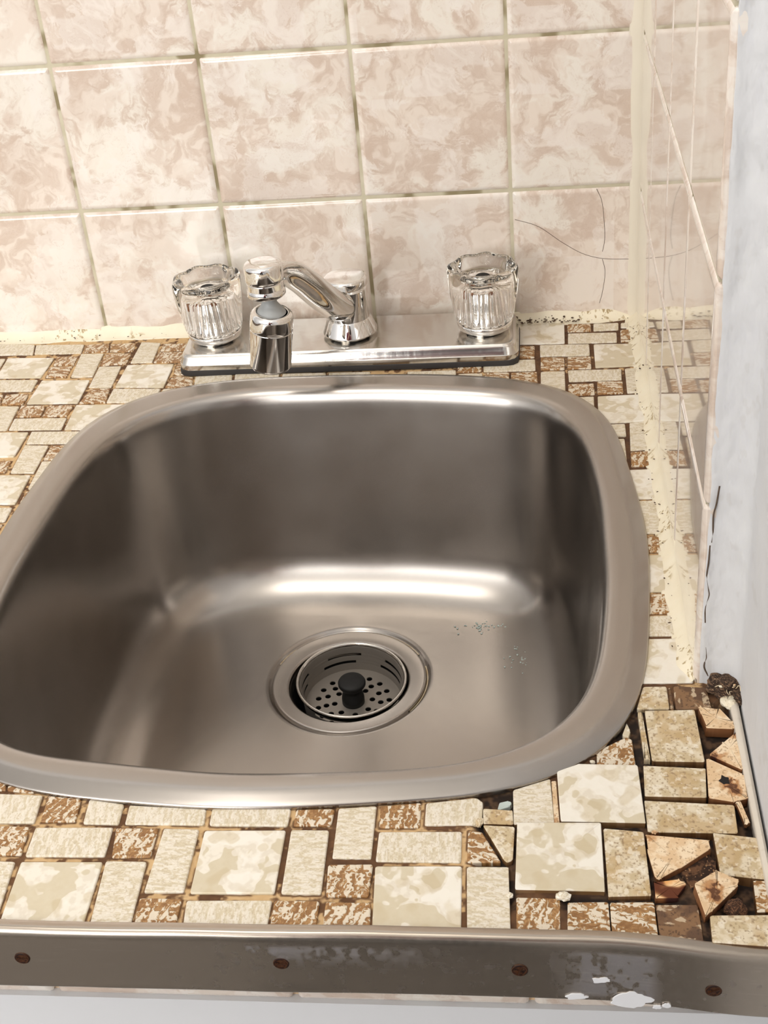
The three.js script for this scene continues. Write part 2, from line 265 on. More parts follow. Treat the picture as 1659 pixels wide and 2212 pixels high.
// ---------------------------------------------------------------- the tiled counter
const TILES = [
['S',-3391,4952,-3304,4983,-3288,5035,-3374,5033],['S',-3292,4983,-3141,5006,-3146,5049,-3281,5035],['R',-3354,5057,-3094,5066,-3079,5240,-3333,5243],
['S',-3065,5066,-2900,5085,-2885,5229,-3053,5231],['R',-2859,5088,-2683,5116,-2676,5243,-2846,5240],['R',-2657,5121,-2284,5144,-2275,5241,-2648,5240],
['S',-3293,5260,-3094,5263,-3077,5433,-3275,5434],['R',-3063,5268,-2695,5263,-2688,5437,-3057,5441],['S',-2682,5263,-2484,5261,-2480,5434,-2657,5440],
['R',-3251,5469,-3091,5474,-3068,5793,-3236,5796],['B',-3066,5471,-2688,5467,-2678,5808,-3049,5812],['R',-2675,5461,-2489,5461,-2473,5805,-2649,5810],
['R',-2457,5266,-2292,5269,-2282,5631,-2458,5635],['S',-2469,5665,-2283,5664,-2277,5806,-2458,5810],['B',-2265,5274,-1892,5269,-1887,5630,-2255,5635],
['R',-2261,5673,-1890,5665,-1889,5801,-2248,5810],['R',-2258,5143,-1888,5139,-1889,5244,-2250,5243],['S',-1864,5142,-1687,5137,-1691,5239,-1864,5241],
['R',-1869,5266,-1696,5267,-1684,5629,-1857,5630],['S',-1880,5665,-1687,5663,-1682,5799,-1877,5803],['R',-1669,5131,-1496,5115,-1490,5428,-1663,5428],
['S',-1675,5465,-1479,5459,-1481,5637,-1662,5641],['S',-1660,5670,-1466,5669,-1458,5798,-1655,5803],['S',-1479,5117,-1294,5092,-1290,5242,-1473,5244],
['R',-1271,5092,-1043,5058,-1013,5086,-1016,5194,-1038,5222,-1271,5228],['R',-1471,5269,-1102,5264,-1098,5442,-1470,5441],['B',-1469,5469,-1093,5460,-1083,5796,-1450,5803],
['R',-1071,5465,-893,5462,-883,5794,-1060,5798],['S',-1074,5255,-1014,5263,-925,5437,-1074,5439],['D',-1009,5230,-870,5239,-876,5428,-900,5444,-918,5423],
['D',-1012,5129,-879,5139,-874,5222,-1009,5219],['R',-880,5010,-710,4938,-697,5212,-874,5220],['B',-678,4902,-579,4853,-311,4857,-299,5212,-667,5209],
['B',-860,5222,-492,5217,-493,5597,-865,5595],['W',-483,5244,-313,5264,-305,5610,-481,5618],['S',-859,5621,-677,5625,-682,5791,-859,5791],
['S',-649,5644,-482,5638,-479,5814,-654,5809],['S',-475,5640,-296,5634,-292,5827,-476,5818],['K',-289,5646,-121,5640,-114,5829,-285,5829],
['D',-79,5707,158,5697,183,5853,-83,5840],['S',119,5513,254,5513,247,5669,111,5677],['D',-17,5254,168,5283,171,5508,-11,5489],
['D',-297,5067,94,5089,89,5255,-294,5255],['D',-286,4854,-6,4870,-20,5053,-291,5047],['D2',-253,4481,-16,4478,-6,4831,-242,4821],
['D',-247,4297,-132,4294,-131,4461,-289,4461],['K',-100,4291,61,4305,68,4461,-102,4461],['S',-492,4748,-352,4653,-325,4666,-317,4845,-496,4843],
['R',-5208,62,-4743,116,-4700,292,-5170,273],['R',-4731,117,-4325,140,-4305,298,-4691,285],['S',-4303,150,-4119,140,-4085,290,-4287,283],
['S',-4105,149,-3897,149,-3885,297,-4074,291],['R',-5185,337,-4905,350,-4887,681,-5177,662],['B',-4889,343,-4503,364,-4505,700,-4868,683],
['S',-4482,349,-4311,354,-4302,498,-4468,501],['S',-4483,524,-4308,529,-4298,706,-4464,703],['R',-4300,314,-4115,320,-4092,713,-4264,709],
['S',-4095,322,-3888,329,-3881,512,-4086,529],['R',-3855,135,-3694,165,-3682,503,-3855,499],['S',-3663,184,-3475,190,-3466,313,-3664,306],
['S',-3667,322,-3457,338,-3447,513,-3671,504],['R',-4089,544,-3912,549,-3897,897,-4075,886],['B',-3869,529,-3499,540,-3491,924,-3870,892],
['S',-3473,542,-3300,554,-3298,730,-3463,726],['S',-3465,749,-3297,768,-3274,938,-3480,925],['R',-3285,761,-3004,750,-2978,958,-3257,954],
['R',-2983,752,-2645,760,-2623,981,-2955,974],['R',-2624,762,-2297,770,-2275,990,-2603,982],['R',-2276,771,-1966,778,-1942,1011,-2254,991],
['R',-4975,706,-4515,737,-4507,917,-4980,893],['S',-4852,946,-4715,955,-4691,1114,-4825,1121],['S',-4690,963,-4514,953,-4506,1126,-4677,1115],
['B',-4482,747,-4099,765,-4085,1130,-4480,1120],['S',-4048,917,-3900,912,-3874,1136,-4075,1131],['R',-3873,921,-3507,945,-3516,1151,-3870,1136],
['R',-3484,954,-3320,950,-3329,1141,-3492,1138],['R',-4765,1138,-4525,1153,-4498,1510,-4738,1504],['S',-4510,1147,-4323,1158,-4310,1318,-4492,1315],
['S',-4303,1152,-4109,1157,-4108,1323,-4296,1319],['R',-4499,1335,-4103,1351,-4093,1518,-4486,1504],['B',-4091,1158,-3720,1166,-3739,1538,-4072,1520],
['B',-4658,1534,-4322,1546,-4316,1884,-4684,1879],['R',-4303,1540,-3902,1555,-3937,1721,-4288,1709],['S',-4482,1931,-4316,1933,-4311,2090,-4491,2088],
['R',-4289,1728,-4113,1744,-4102,2105,-4270,2098],['S',-4093,1745,-3915,1741,-3938,1938,-4091,1937],['R',-4092,1956,-3932,1957,-3923,2316,-4077,2309],
['S',-4082,2332,-3927,2332,-3934,2477,-4079,2472],['B',-4494,2124,-4115,2134,-4102,2488,-4488,2484],['R',-4303,2519,-4108,2526,-4103,2692,-4318,2691],
['S',-4308,2717,-4106,2719,-4102,2869,-4315,2863],['B',-944,60,-542,69,-547,421,-895,409],['S',-519,96,-344,102,-346,224,-522,226],
['R',-324,104,-136,104,-142,217,-328,225],['R',-119,105,-5,99,-10,188,-124,186],['R',-519,250,-159,264,-164,428,-523,423],
['S',-129,226,-5,212,-12,409,-137,430],['S',-898,448,-769,451,-769,641,-897,639],['R',-731,438,-368,451,-371,633,-729,622],
['S',-725,644,-555,650,-556,841,-727,836],['S',-531,644,-365,649,-366,840,-536,835],['B',-337,453,25,466,23,817,-339,827],
['R',-1143,659,-766,664,-763,841,-1135,836],['S',-938,872,-753,863,-748,1076,-935,1085],['S',-1127,859,-951,864,-949,1077,-1121,1065],
['S',-1332,675,-1156,673,-1152,828,-1322,831],['R',-1317,860,-1144,865,-1135,1051,-1315,1053],['R',-1692,797,-1337,800,-1326,1024,-1675,1015],
['R',-727,865,-556,863,-558,1225,-729,1215],['R',-533,857,-158,862,-164,1025,-531,1028],['S',-538,1069,-358,1067,-359,1231,-539,1247],
['S',-335,1041,-159,1039,-163,1224,-340,1226],['R',-132,857,27,846,19,1215,-138,1225],['R',-502,1269,-366,1264,-371,1468,-507,1460],
['B',-341,1259,16,1248,19,1624,-351,1640],['R',-331,1660,-179,1656,-180,1815,-323,1814],['R',-148,1639,22,1624,22,1986,-165,2000],
['R',-274,1853,-194,1851,-195,2159,-281,2155],['S',-166,2023,23,2009,29,2186,-171,2199],['B',-199,2237,34,2230,33,2567,-220,2579],
['R',-208,2605,33,2593,32,2940,-224,2951],['S',-218,2975,32,2969,31,3127,-223,3139],['B',-217,3166,31,3154,26,3504,-239,3512],
['S',-241,3537,26,3525,22,3698,-252,3705],['R',-253,3729,22,3718,17,3890,-269,3894],['B',-270,3921,18,3913,1,4263,-306,4269]
];
{ // the mosaic goes on to the left of the picture: fill the free cells with squares and oblongs
  const U = 0.0194, X0 = -0.618, NX = 17, NZ = 29, free = [], boxes = TILES.map(([, ...q]) => { const p = pairs(q), xs = p.map((a) => a[0]), zs = p.map((a) => a[1]); return [Math.min(...xs), Math.max(...xs), Math.min(...zs), Math.max(...zs)]; });
  for (let j = 0; j < NZ; j++) for (let i = 0; i < NX; i++) { const x0 = X0 + i * U, z0 = 0.012 + j * U, cx = x0 + U / 2, cz = z0 + U / 2, t = Math.atan2(cz - SC[1], cx - SC[0]); free.push(Math.hypot(cx - SC[0], cz - SC[1]) > rad(OUT, t) + 0.004 && !boxes.some((b) => x0 < b[1] - 0.001 && x0 + U > b[0] + 0.001 && z0 < b[3] - 0.001 && z0 + U > b[2] + 0.001)); }
  const ok = (i, j, w, h) => { for (let b = 0; b < h; b++) for (let a = 0; a < w; a++) if (i + a >= NX || j + b >= NZ || !free[(j + b) * NX + i + a]) return false; return true; };
  for (let j = 0; j < NZ; j++) for (let i = 0; i < NX; i++) {
    if (!free[j * NX + i]) continue; const r = rnd(), [w, h, k] = r < 0.4 && ok(i, j, 2, 2) ? [2, 2, 'B'] : r < 0.62 && ok(i, j, 2, 1) ? [2, 1, 'R'] : r < 0.84 && ok(i, j, 1, 2) ? [1, 2, 'R'] : [1, 1, 'S'];
    for (let b = 0; b < h; b++) for (let a = 0; a < w; a++) free[(j + b) * NX + i + a] = false;
    const g = 0.0009, x0 = X0 + i * U + g, x1 = X0 + (i + w) * U - g, z0 = 0.012 + j * U + g, z1 = 0.012 + (j + h) * U - g; TILES.push([k, ...[x0, z0, x1, z0, x1, z1, x0, z1].map((v) => Math.round(v * 1e4))]);
  }
}
const counter = thing('tiled_countertop', 'worn mosaic tile countertop in cream and brown around the sink', 'countertop', [-0.3, 0, 0.3]);
const toC = (g) => g.translate(0.3, 0, -0.3);
{
  const sh = new THREE.Shape([[-0.75, 0.001], [0.0205, 0.001], [0.0205, 0.582], [-0.75, 0.582]].map((q) => new THREE.Vector2(q[0], -q[1])));
  sh.holes.push(new THREE.Path(outline(OUT, 0.008).map((q) => new THREE.Vector2(q[0], -q[1]))));
  const g = new THREE.ExtrudeGeometry(sh, { depth: 0.03, bevelEnabled: false }); g.rotateX(-Math.PI / 2); g.translate(0, -0.0375, 0);
  part('substrate', toC(g), M.dirt, counter);
}
const damage = (x, z) => Math.max(smooth(-0.036, -0.030, x + 0.004 * Math.sin(z * 90)) * smooth(0.438, 0.446, z), smooth(-0.1065, -0.1025, x) * smooth(-0.084, -0.088, x) * smooth(0.498, 0.503, z) * smooth(0.572, 0.566, z), smooth(-0.07, -0.064, x) * smooth(0.558, 0.562, z) * smooth(0.569, 0.566, z), smooth(-0.052, -0.046, x) * smooth(0.448, 0.455, z));
function groutTexture() {                                            // grout with grime along the tile edges; u, v span the counter
  const W = 1100, H = 1000, X0 = -0.62, X1 = 0.0205, Z1 = 0.583, edge = new Float32Array(W * H);
  const grime = (x, z) => smooth(-0.115, -0.085, x) * smooth(0.36, 0.2, z) * 0.8 + smooth(-0.12, -0.09, x) * smooth(0.4, 0.46, z) * 0.5 + smooth(0.47, 0.52, z) * 0.12;
  for (const [, ...q] of TILES) {                                    // dirt line against each tile, broken at random
    const p = pairs(q);
    p.forEach((a, i) => { const b = p[(i + 1) % p.length], n = Math.ceil(Math.hypot(b[0] - a[0], b[1] - a[1]) / 0.0005), sd = rr(0, 99);
      for (let k = 0; k < n; k++) {
        const x = mix(a[0], b[0], (k + 0.5) / n), z = mix(a[1], b[1], (k + 0.5) / n), s = smooth(0.40, 0.56, fbm(k * 0.08 + sd, i * 9.1, 337, 0, 2) + grime(x, z) * 0.3); if (s <= 0) continue;
        const cx = (x - X0) / (X1 - X0) * W, cz = z / Z1 * H, r = 1.9;
        for (let j = Math.max(0, Math.floor(cz - r)); j <= Math.min(H - 1, cz + r); j++) for (let m = Math.max(0, Math.floor(cx - r)); m <= Math.min(W - 1, cx + r); m++) { const d = Math.hypot(m + 0.5 - cx, j + 0.5 - cz); edge[j * W + m] = Math.max(edge[j * W + m], s * smooth(r, r * 0.4, d)); }
      }
    });
  }
  const t = dataTex(W, H, (u, v) => {
    const x = mix(X0, X1, u), z = v * Z1, n = fbm(x * 260, z * 260, 331, 0, 3, 0.6), big = fbm(x * 60, z * 60, 333, 0, 2), e = edge[Math.min(H - 1, Math.floor(v * H)) * W + Math.min(W - 1, Math.floor(u * W))];
    let c = mix3([196, 160, 112], [222, 192, 148], n);
    c = mix3(c, mix3([66, 42, 26], [118, 84, 54], n), Math.max(smooth(0.5, 0.62, n * 0.5 + big * 0.5 + grime(x, z) * 0.3), e * 0.85));
    return mix3(c, mix3([34, 23, 16], [92, 68, 48], smooth(0.35, 0.7, n)), damage(x, z));
  });
  t.wrapS = t.wrapT = THREE.ClampToEdgeWrapping; return t;
}
{
  const X0 = -0.62, X1 = 0.0205, Z1 = 0.583, nx = 320, nz = 290, hole = outline(OUT, 0.010), pos = [], uv = [], idx = [];
  const inHole = (x, z) => { let c = false; for (let i = 0, j = NS - 1; i < NS; j = i++) if ((hole[i][1] > z) !== (hole[j][1] > z) && x < (hole[j][0] - hole[i][0]) * (z - hole[i][1]) / (hole[j][1] - hole[i][1]) + hole[i][0]) c = !c; return c; };
  const inside = [];
  for (let j = 0; j <= nz; j++) for (let i = 0; i <= nx; i++) {
    const x = mix(X0, X1, i / nx), z = Z1 * j / nz, d = damage(x, z);
    pos.push(x + 0.3, mix(-0.0008 - 0.0007 * fbm(x * 400, z * 400, 341, 0, 2), mix(-0.0022, -0.0052, smooth(-0.012, 0.002, x)) - 0.0016 * fbm(x * 180, z * 180, 347, 0, 3), d), z - 0.3); uv.push(i / nx, j / nz); inside.push(inHole(x, z));
  }
  for (let j = 0; j < nz; j++) for (let i = 0; i < nx; i++) { const a = j * (nx + 1) + i, b = a + 1, c = a + nx + 1, d = c + 1; if (inside[a] && inside[b] && inside[c] && inside[d]) continue; idx.push(a, c, b, b, c, d); }
  const g = new THREE.BufferGeometry(); g.setAttribute('position', new THREE.Float32BufferAttribute(pos, 3)); g.setAttribute('uv', new THREE.Float32BufferAttribute(uv, 2)); g.setIndex(idx); g.computeVertexNormals();
  part('grout_bed', g, std({ map: groutTexture(), roughness: 0.95 }), counter, 'tan grout stained dark brown');
}
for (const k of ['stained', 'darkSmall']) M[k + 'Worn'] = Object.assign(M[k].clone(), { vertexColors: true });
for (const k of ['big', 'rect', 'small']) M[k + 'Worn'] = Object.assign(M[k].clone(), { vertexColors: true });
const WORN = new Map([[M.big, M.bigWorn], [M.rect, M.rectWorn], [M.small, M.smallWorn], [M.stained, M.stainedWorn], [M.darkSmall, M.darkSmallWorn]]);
const KIND = { B: [M.big, 6.25], R: [M.rect, 12.5], S: [M.small, 12.5], D: [M.stained, 12.5], D2: [M.stained, 12.5], W: [M.stained, 12.5], K: [M.darkSmall, 12.5] };
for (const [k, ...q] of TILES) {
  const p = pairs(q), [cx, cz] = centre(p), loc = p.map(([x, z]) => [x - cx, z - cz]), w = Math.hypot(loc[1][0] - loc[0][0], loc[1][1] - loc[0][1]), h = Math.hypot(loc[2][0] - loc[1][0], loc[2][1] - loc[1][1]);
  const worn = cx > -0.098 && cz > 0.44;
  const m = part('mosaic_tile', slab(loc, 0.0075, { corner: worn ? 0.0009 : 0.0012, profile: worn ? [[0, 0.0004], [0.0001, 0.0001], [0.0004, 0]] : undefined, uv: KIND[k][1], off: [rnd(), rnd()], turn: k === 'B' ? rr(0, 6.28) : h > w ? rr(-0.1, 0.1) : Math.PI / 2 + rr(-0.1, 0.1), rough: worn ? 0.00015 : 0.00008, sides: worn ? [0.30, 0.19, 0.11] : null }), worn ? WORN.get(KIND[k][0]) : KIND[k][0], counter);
  let y = rr(-0.0003, 0.0002), tx = rr(-0.006, 0.006), tz = rr(-0.006, 0.006);
  if (worn && k === 'B') { y = 0.0011; tx = 0.012; tz = -0.008; }
  if (k === 'W') { y = 0.0004; tx = 0.018; }
  if (worn && k === 'K') y = -0.0012;
  if (worn && k === 'S') y = -0.0008;
  if (worn && k === 'D') y = rr(-0.0004, 0.0005);
  if (k === 'D2') { y = 0.0006; tx = 0.01; tz = 0.02; }
  m.position.set(cx + 0.3, y, cz - 0.3); m.rotation.set(tx, 0, tz);
}

// ---------------------------------------------------------------- caulk beads
function bead(name, label, path, prof, n, mat = M.caulk) {                           // path(t) -> {o, a, b}: origin and two axes; prof: size along a and b
  const rings = [];
  for (let k = 0; k <= n; k++) {
    const { o, a, b } = path(k / n), end = mix(0.25, 1, smooth(0, 0.035, 1 - k / n)), s1 = end * prof * (0.75 + 0.6 * fbm(k * 0.09, 3.3, 351, 0, 3)), s2 = end * prof * (0.75 + 0.7 * fbm(k * 0.08, 8.1, 357, 0, 3)), ring = [], at = (u, v) => ring.push([0, 1, 2].map((i) => o[i] + a[i] * u + b[i] * v));
    at(s1, -0.001);
    for (let i = 0; i <= 8; i++) { const t = i / 8 * Math.PI / 2, e = 0.85, n2 = 0; at(s1 * Math.pow(1 - Math.sin(t), e) + 0.0002 + n2, s2 * Math.pow(1 - Math.cos(t), e) + 0.0002 + n2); }
    at(-0.001, s2); at(-0.001, -0.001); rings.push(ring);
  }
  const t = struct(name, label); part('caulk', loft(rings, true, (k, i) => [k * 0.014, i * 0.0011 * 8]), mat, t); return t;
}
bead('trim_1', 'cream caulk bead between back wall and countertop', (t) => ({ o: [mix(-0.62, 0, t), -0.0008, -0.0004], a: [0, 0, 1], b: [0, 1, 0] }), 0.0078, 320);
bead('trim_2', 'cream caulk bead up the corner of the tiled walls', (t) => ({ o: [0.0004, mix(-0.002, 0.54, t), -0.0004], a: [-1, 0, 0], b: [0, 0, 1] }), 0.0072, 200, M.paleCaulk);
bead('trim_3', 'yellowed caulk bead between side wall and countertop', (t) => ({ o: [0.0004, -0.0008, mix(0.0, 0.4262, t)], a: [-1, 0, 0], b: [0, 1, 0] }), 0.0080, 240);
for (const line of [[[0.0066, 0.1145], [0.0056, 0.1047], [0.0047, 0.0992], [0.0049, 0.0895], [0.0046, 0.0839]], [[0.0040, 0.0824], [0.0038, 0.0727], [0.0034, 0.0648], [0.0043, 0.058], [0.0050, 0.0539], [0.0042, 0.0499], [0.0036, 0.0457], [0.0040, 0.0374]], [[0.0050, 0.0223], [0.0055, 0.016], [0.0047, 0.0101], [0.007, 0.0042]]])
  part('crack', tube(line.map(([x, y]) => [x, y, 0.4264 + 0.0004 * vn(y * 400, x * 900, 361)]), 0.0004, 60, 5), M.crack, wallRight);
{ // specks of dirt caught in the caulk
  const g = []; const add = (x, y, z, r) => { const q = new THREE.IcosahedronGeometry(r, 0); q.scale(rr(0.8, 2), 0.5, rr(0.6, 1.2)); q.rotateY(rr(0, 3)); q.translate(x, y, z); g.push(q); };
  for (let i = 0; i < 40; i++) { const z = rr(0.02, 0.425), k = Math.pow(rnd(), 0.5); add(-0.0085 * k, 0.0016 + 0.004 * Math.pow(1 - k, 2), z, rr(0.0002, 0.0007)); }
  for (let i = 0; i < 80; i++) { const x = rr(-0.6, -0.002), k = Math.pow(rnd(), 0.4); add(x, 0.0016 + 0.004 * Math.pow(1 - k, 2), 0.0075 * k, rr(0.0002, 0.0007)); }
  for (let i = 0; i < 60; i++) { const x = rr(-0.095, -0.04), k = Math.pow(rnd(), 0.4); add(x, 0.0014 + 0.004 * Math.pow(1 - k, 2), 0.0085 * k, rr(0.0003, 0.0011)); }
  single('dirt_specks', mergeGeometries(g), M.dirt, 'specks of brown dirt caught in the caulk around the countertop', 'dirt', null, 'stuff');
}

// ---------------------------------------------------------------- the sink
const DR = [-0.2105, -0.163, 0.233];
{
  const sink = thing('stainless_sink', 'brushed stainless steel sink basin set into the mosaic countertop', 'sink', [SC[0], 0, SC[1]]);
  const rings = [], lens = [];
  const ring = (co, inset, y) => { rings.push(outline(co, inset).map(([x, z]) => [x - SC[0], y, z - SC[1]])); };
  for (const [i, y] of [[0, -0.0016], [0, 0.0004], [0.0003, 0.0011], [0.0010, 0.0016], [0.0030, 0.0024], [0.0055, 0.0034], [0.0075, 0.0041], [0.0088, 0.0044], [0.0105, 0.0045]]) ring(OUT, i, y);
  for (const [i, y] of [[-0.0075, 0.0043], [-0.0045, 0.0038], [-0.0022, 0.0029], [-0.0005, 0.0016], [0.0010, -0.0004], [0.0021, -0.0032], [0.0028, -0.0065], [0.0034, -0.012], [0.0045, -0.03], [0.0060, -0.055], [0.0078, -0.08], [0.0098, -0.105], [0.0112, -0.117]]) ring(INN, i, y);
  for (let a = 1; a <= 12; a++) { const t = a / 12 * Math.PI / 2, Rf = 0.038; ring(INN, 0.012 + Rf * (1 - Math.cos(t)), -0.1225 - Rf * Math.sin(t)); }
  const last = rings.at(-1), circ = (r, y) => last.map((q, i) => { const t = i / NS * 2 * Math.PI; return [DR[0] - SC[0] + r * Math.cos(t), y, DR[2] - SC[1] + r * Math.sin(t)]; });
  const c0 = circ(0.0600, -0.1609);
  for (const t of [0.1, 0.25, 0.45, 0.65, 0.85, 1]) rings.push(last.map((q, i) => [mix(q[0], c0[i][0], t), mix(-0.1605, -0.1609, t), mix(q[2], c0[i][2], t)]));
  for (const [r, y] of [[0.0582, -0.1613], [0.0564, -0.1625], [0.0552, -0.1648], [0.045, -0.1662], [0.0425, -0.175]]) rings.push(circ(r, y));
  let s = 0; rings.forEach((r, k) => { if (k) s += Math.hypot(r[0][0] - rings[k - 1][0][0], r[0][1] - rings[k - 1][0][1], r[0][2] - rings[k - 1][0][2]); lens.push(s); });
  part('basin', loft(rings, true, (k, i) => [lens[k] * 5, i / NS * 6]), M.steel, sink);
  const d = [DR[0] - SC[0], DR[1], DR[2] - SC[1]];
  const fl = part('drain_flange', lathe([[0.0545, -0.0045], [0.0545, 0.0002], [0.0538, 0.0010], [0.0525, 0.0013], [0.0440, 0.0002], [0.0420, -0.0012], [0.0412, -0.004], [0.0408, -0.010]], 72), M.steel, sink, 'flat steel drain ring'); fl.position.set(...d);
  const pit = part('drain_pipe', lathe([[0.0412, -0.008], [0.0400, -0.025], [0.0300, -0.048], [0.022, -0.06], [0.022, -0.09], [0, -0.09]], 48), M.black, fl);
  // remains of putty around the ring
  for (const [a, b] of [[-0.5, 0.35], [0.6, 1.5], [-1.9, -1.55]]) { const pts = []; for (let i = 0; i <= 10; i++) { const t = mix(a, b, i / 10) - 0.9; pts.push([0.0556 * Math.cos(t), -0.0014, 0.0556 * Math.sin(t)]); } part('putty', tube(pts, 0.0009, 40, 5), M.stained, fl); }
}
{ // the loose basket strainer, sitting slightly askew in the drain
  const st = thing('sink_strainer', 'metal basket strainer with black knob in the sink drain', 'strainer', [DR[0] + 0.0016, DR[1] - 0.0004, DR[2] - 0.0012]);
  st.rotation.set(0.035, 0, -0.03);
  part('rim', lathe([[0.0362, -0.004], [0.0366, 0.0002], [0.0376, 0.0016], [0.0386, 0.0016], [0.0392, 0.0006], [0.0388, -0.0006], [0.0372, -0.004]], 64), M.dullChrome, st);
  const bands = [];
  const seg = (y0, y1, a, l) => { const g = new THREE.LatheGeometry([[0.0366 - (0 - y0) * 0.09, y0], [0.0366 - (0 - y1) * 0.09, y1], [0.0360 - (0 - y1) * 0.09, y1], [0.0360 - (0 - y0) * 0.09, y0], [0.0366 - (0 - y0) * 0.09, y0]].map(([r, y]) => new THREE.Vector2(r, y)), Math.max(6, Math.round(l * 12)), a, l); bands.push(g); };
  seg(-0.006, -0.0005, 0, 6.2832); seg(-0.0125, -0.0085, 0, 6.2832); seg(-0.021, -0.015, 0, 6.2832);
  for (let k = 0; k < 5; k++) for (const [y0, y1, o] of [[-0.0085, -0.006, 0], [-0.015, -0.0125, 0.12]]) seg(y0, y1, k * 1.2566 + o, 0.55);
  part('basket_wall', mergeGeometries(bands), M.dullSteel, st);
  const sh = new THREE.Shape(); sh.absarc(0, 0, 0.0345, 0, Math.PI * 2);
  for (const [r, n, o] of [[0.0135, 8, 0.2], [0.0195, 13, 0], [0.0255, 17, 0.1]]) for (let i = 0; i < n; i++) { const t = i / n * 6.2832 + o, h = new THREE.Path(); h.absarc(r * Math.cos(t), r * Math.sin(t), 0.0021, 0, Math.PI * 2, true); sh.holes.push(h); }
  const g = new THREE.ExtrudeGeometry(sh, { depth: 0.0008, bevelEnabled: false, curveSegments: 14 }); g.rotateX(-Math.PI / 2); g.translate(0, -0.0215, 0);
  part('perforated_base', g, M.dullSteel, st);
  part('knob', lathe([[0, -0.0207], [0.0080, -0.0207], [0.0080, -0.0165], [0.0076, -0.0135], [0.0062, -0.0112], [0.0056, -0.0095], [0.0062, -0.0075], [0.0086, -0.0058], [0.0097, -0.0040], [0.0098, -0.0022], [0.0090, -0.0008], [0.006, 0.0002], [0, 0.0006]], 40), M.black, st, 'black rubber knob');
}
{ // crumbs and scale left in the basin
  const g = []; const add = (x, z, r) => { const c = new THREE.IcosahedronGeometry(r, 0); c.scale(1.3, 0.4, 1); c.rotateY(rr(0, 3)); c.translate(x, -0.1603, z); g.push(c); };
  for (let i = 0; i < 46; i++) add(-0.120 + rr(-1, 1) * rr(0, 0.022), 0.176 + rr(-1, 1) * rr(0, 0.014), rr(0.0003, 0.0009));
  for (let i = 0; i < 26; i++) add(-0.092 + rr(-1, 1) * rr(0, 0.012), 0.212 + rr(-1, 1) * rr(0, 0.02), rr(0.0003, 0.0008));
  const m = single('crumbs', mergeGeometries(g), M.glassChip, 'pale dried crumbs scattered on the basin floor by the drain', 'crumbs', null, 'stuff');
}

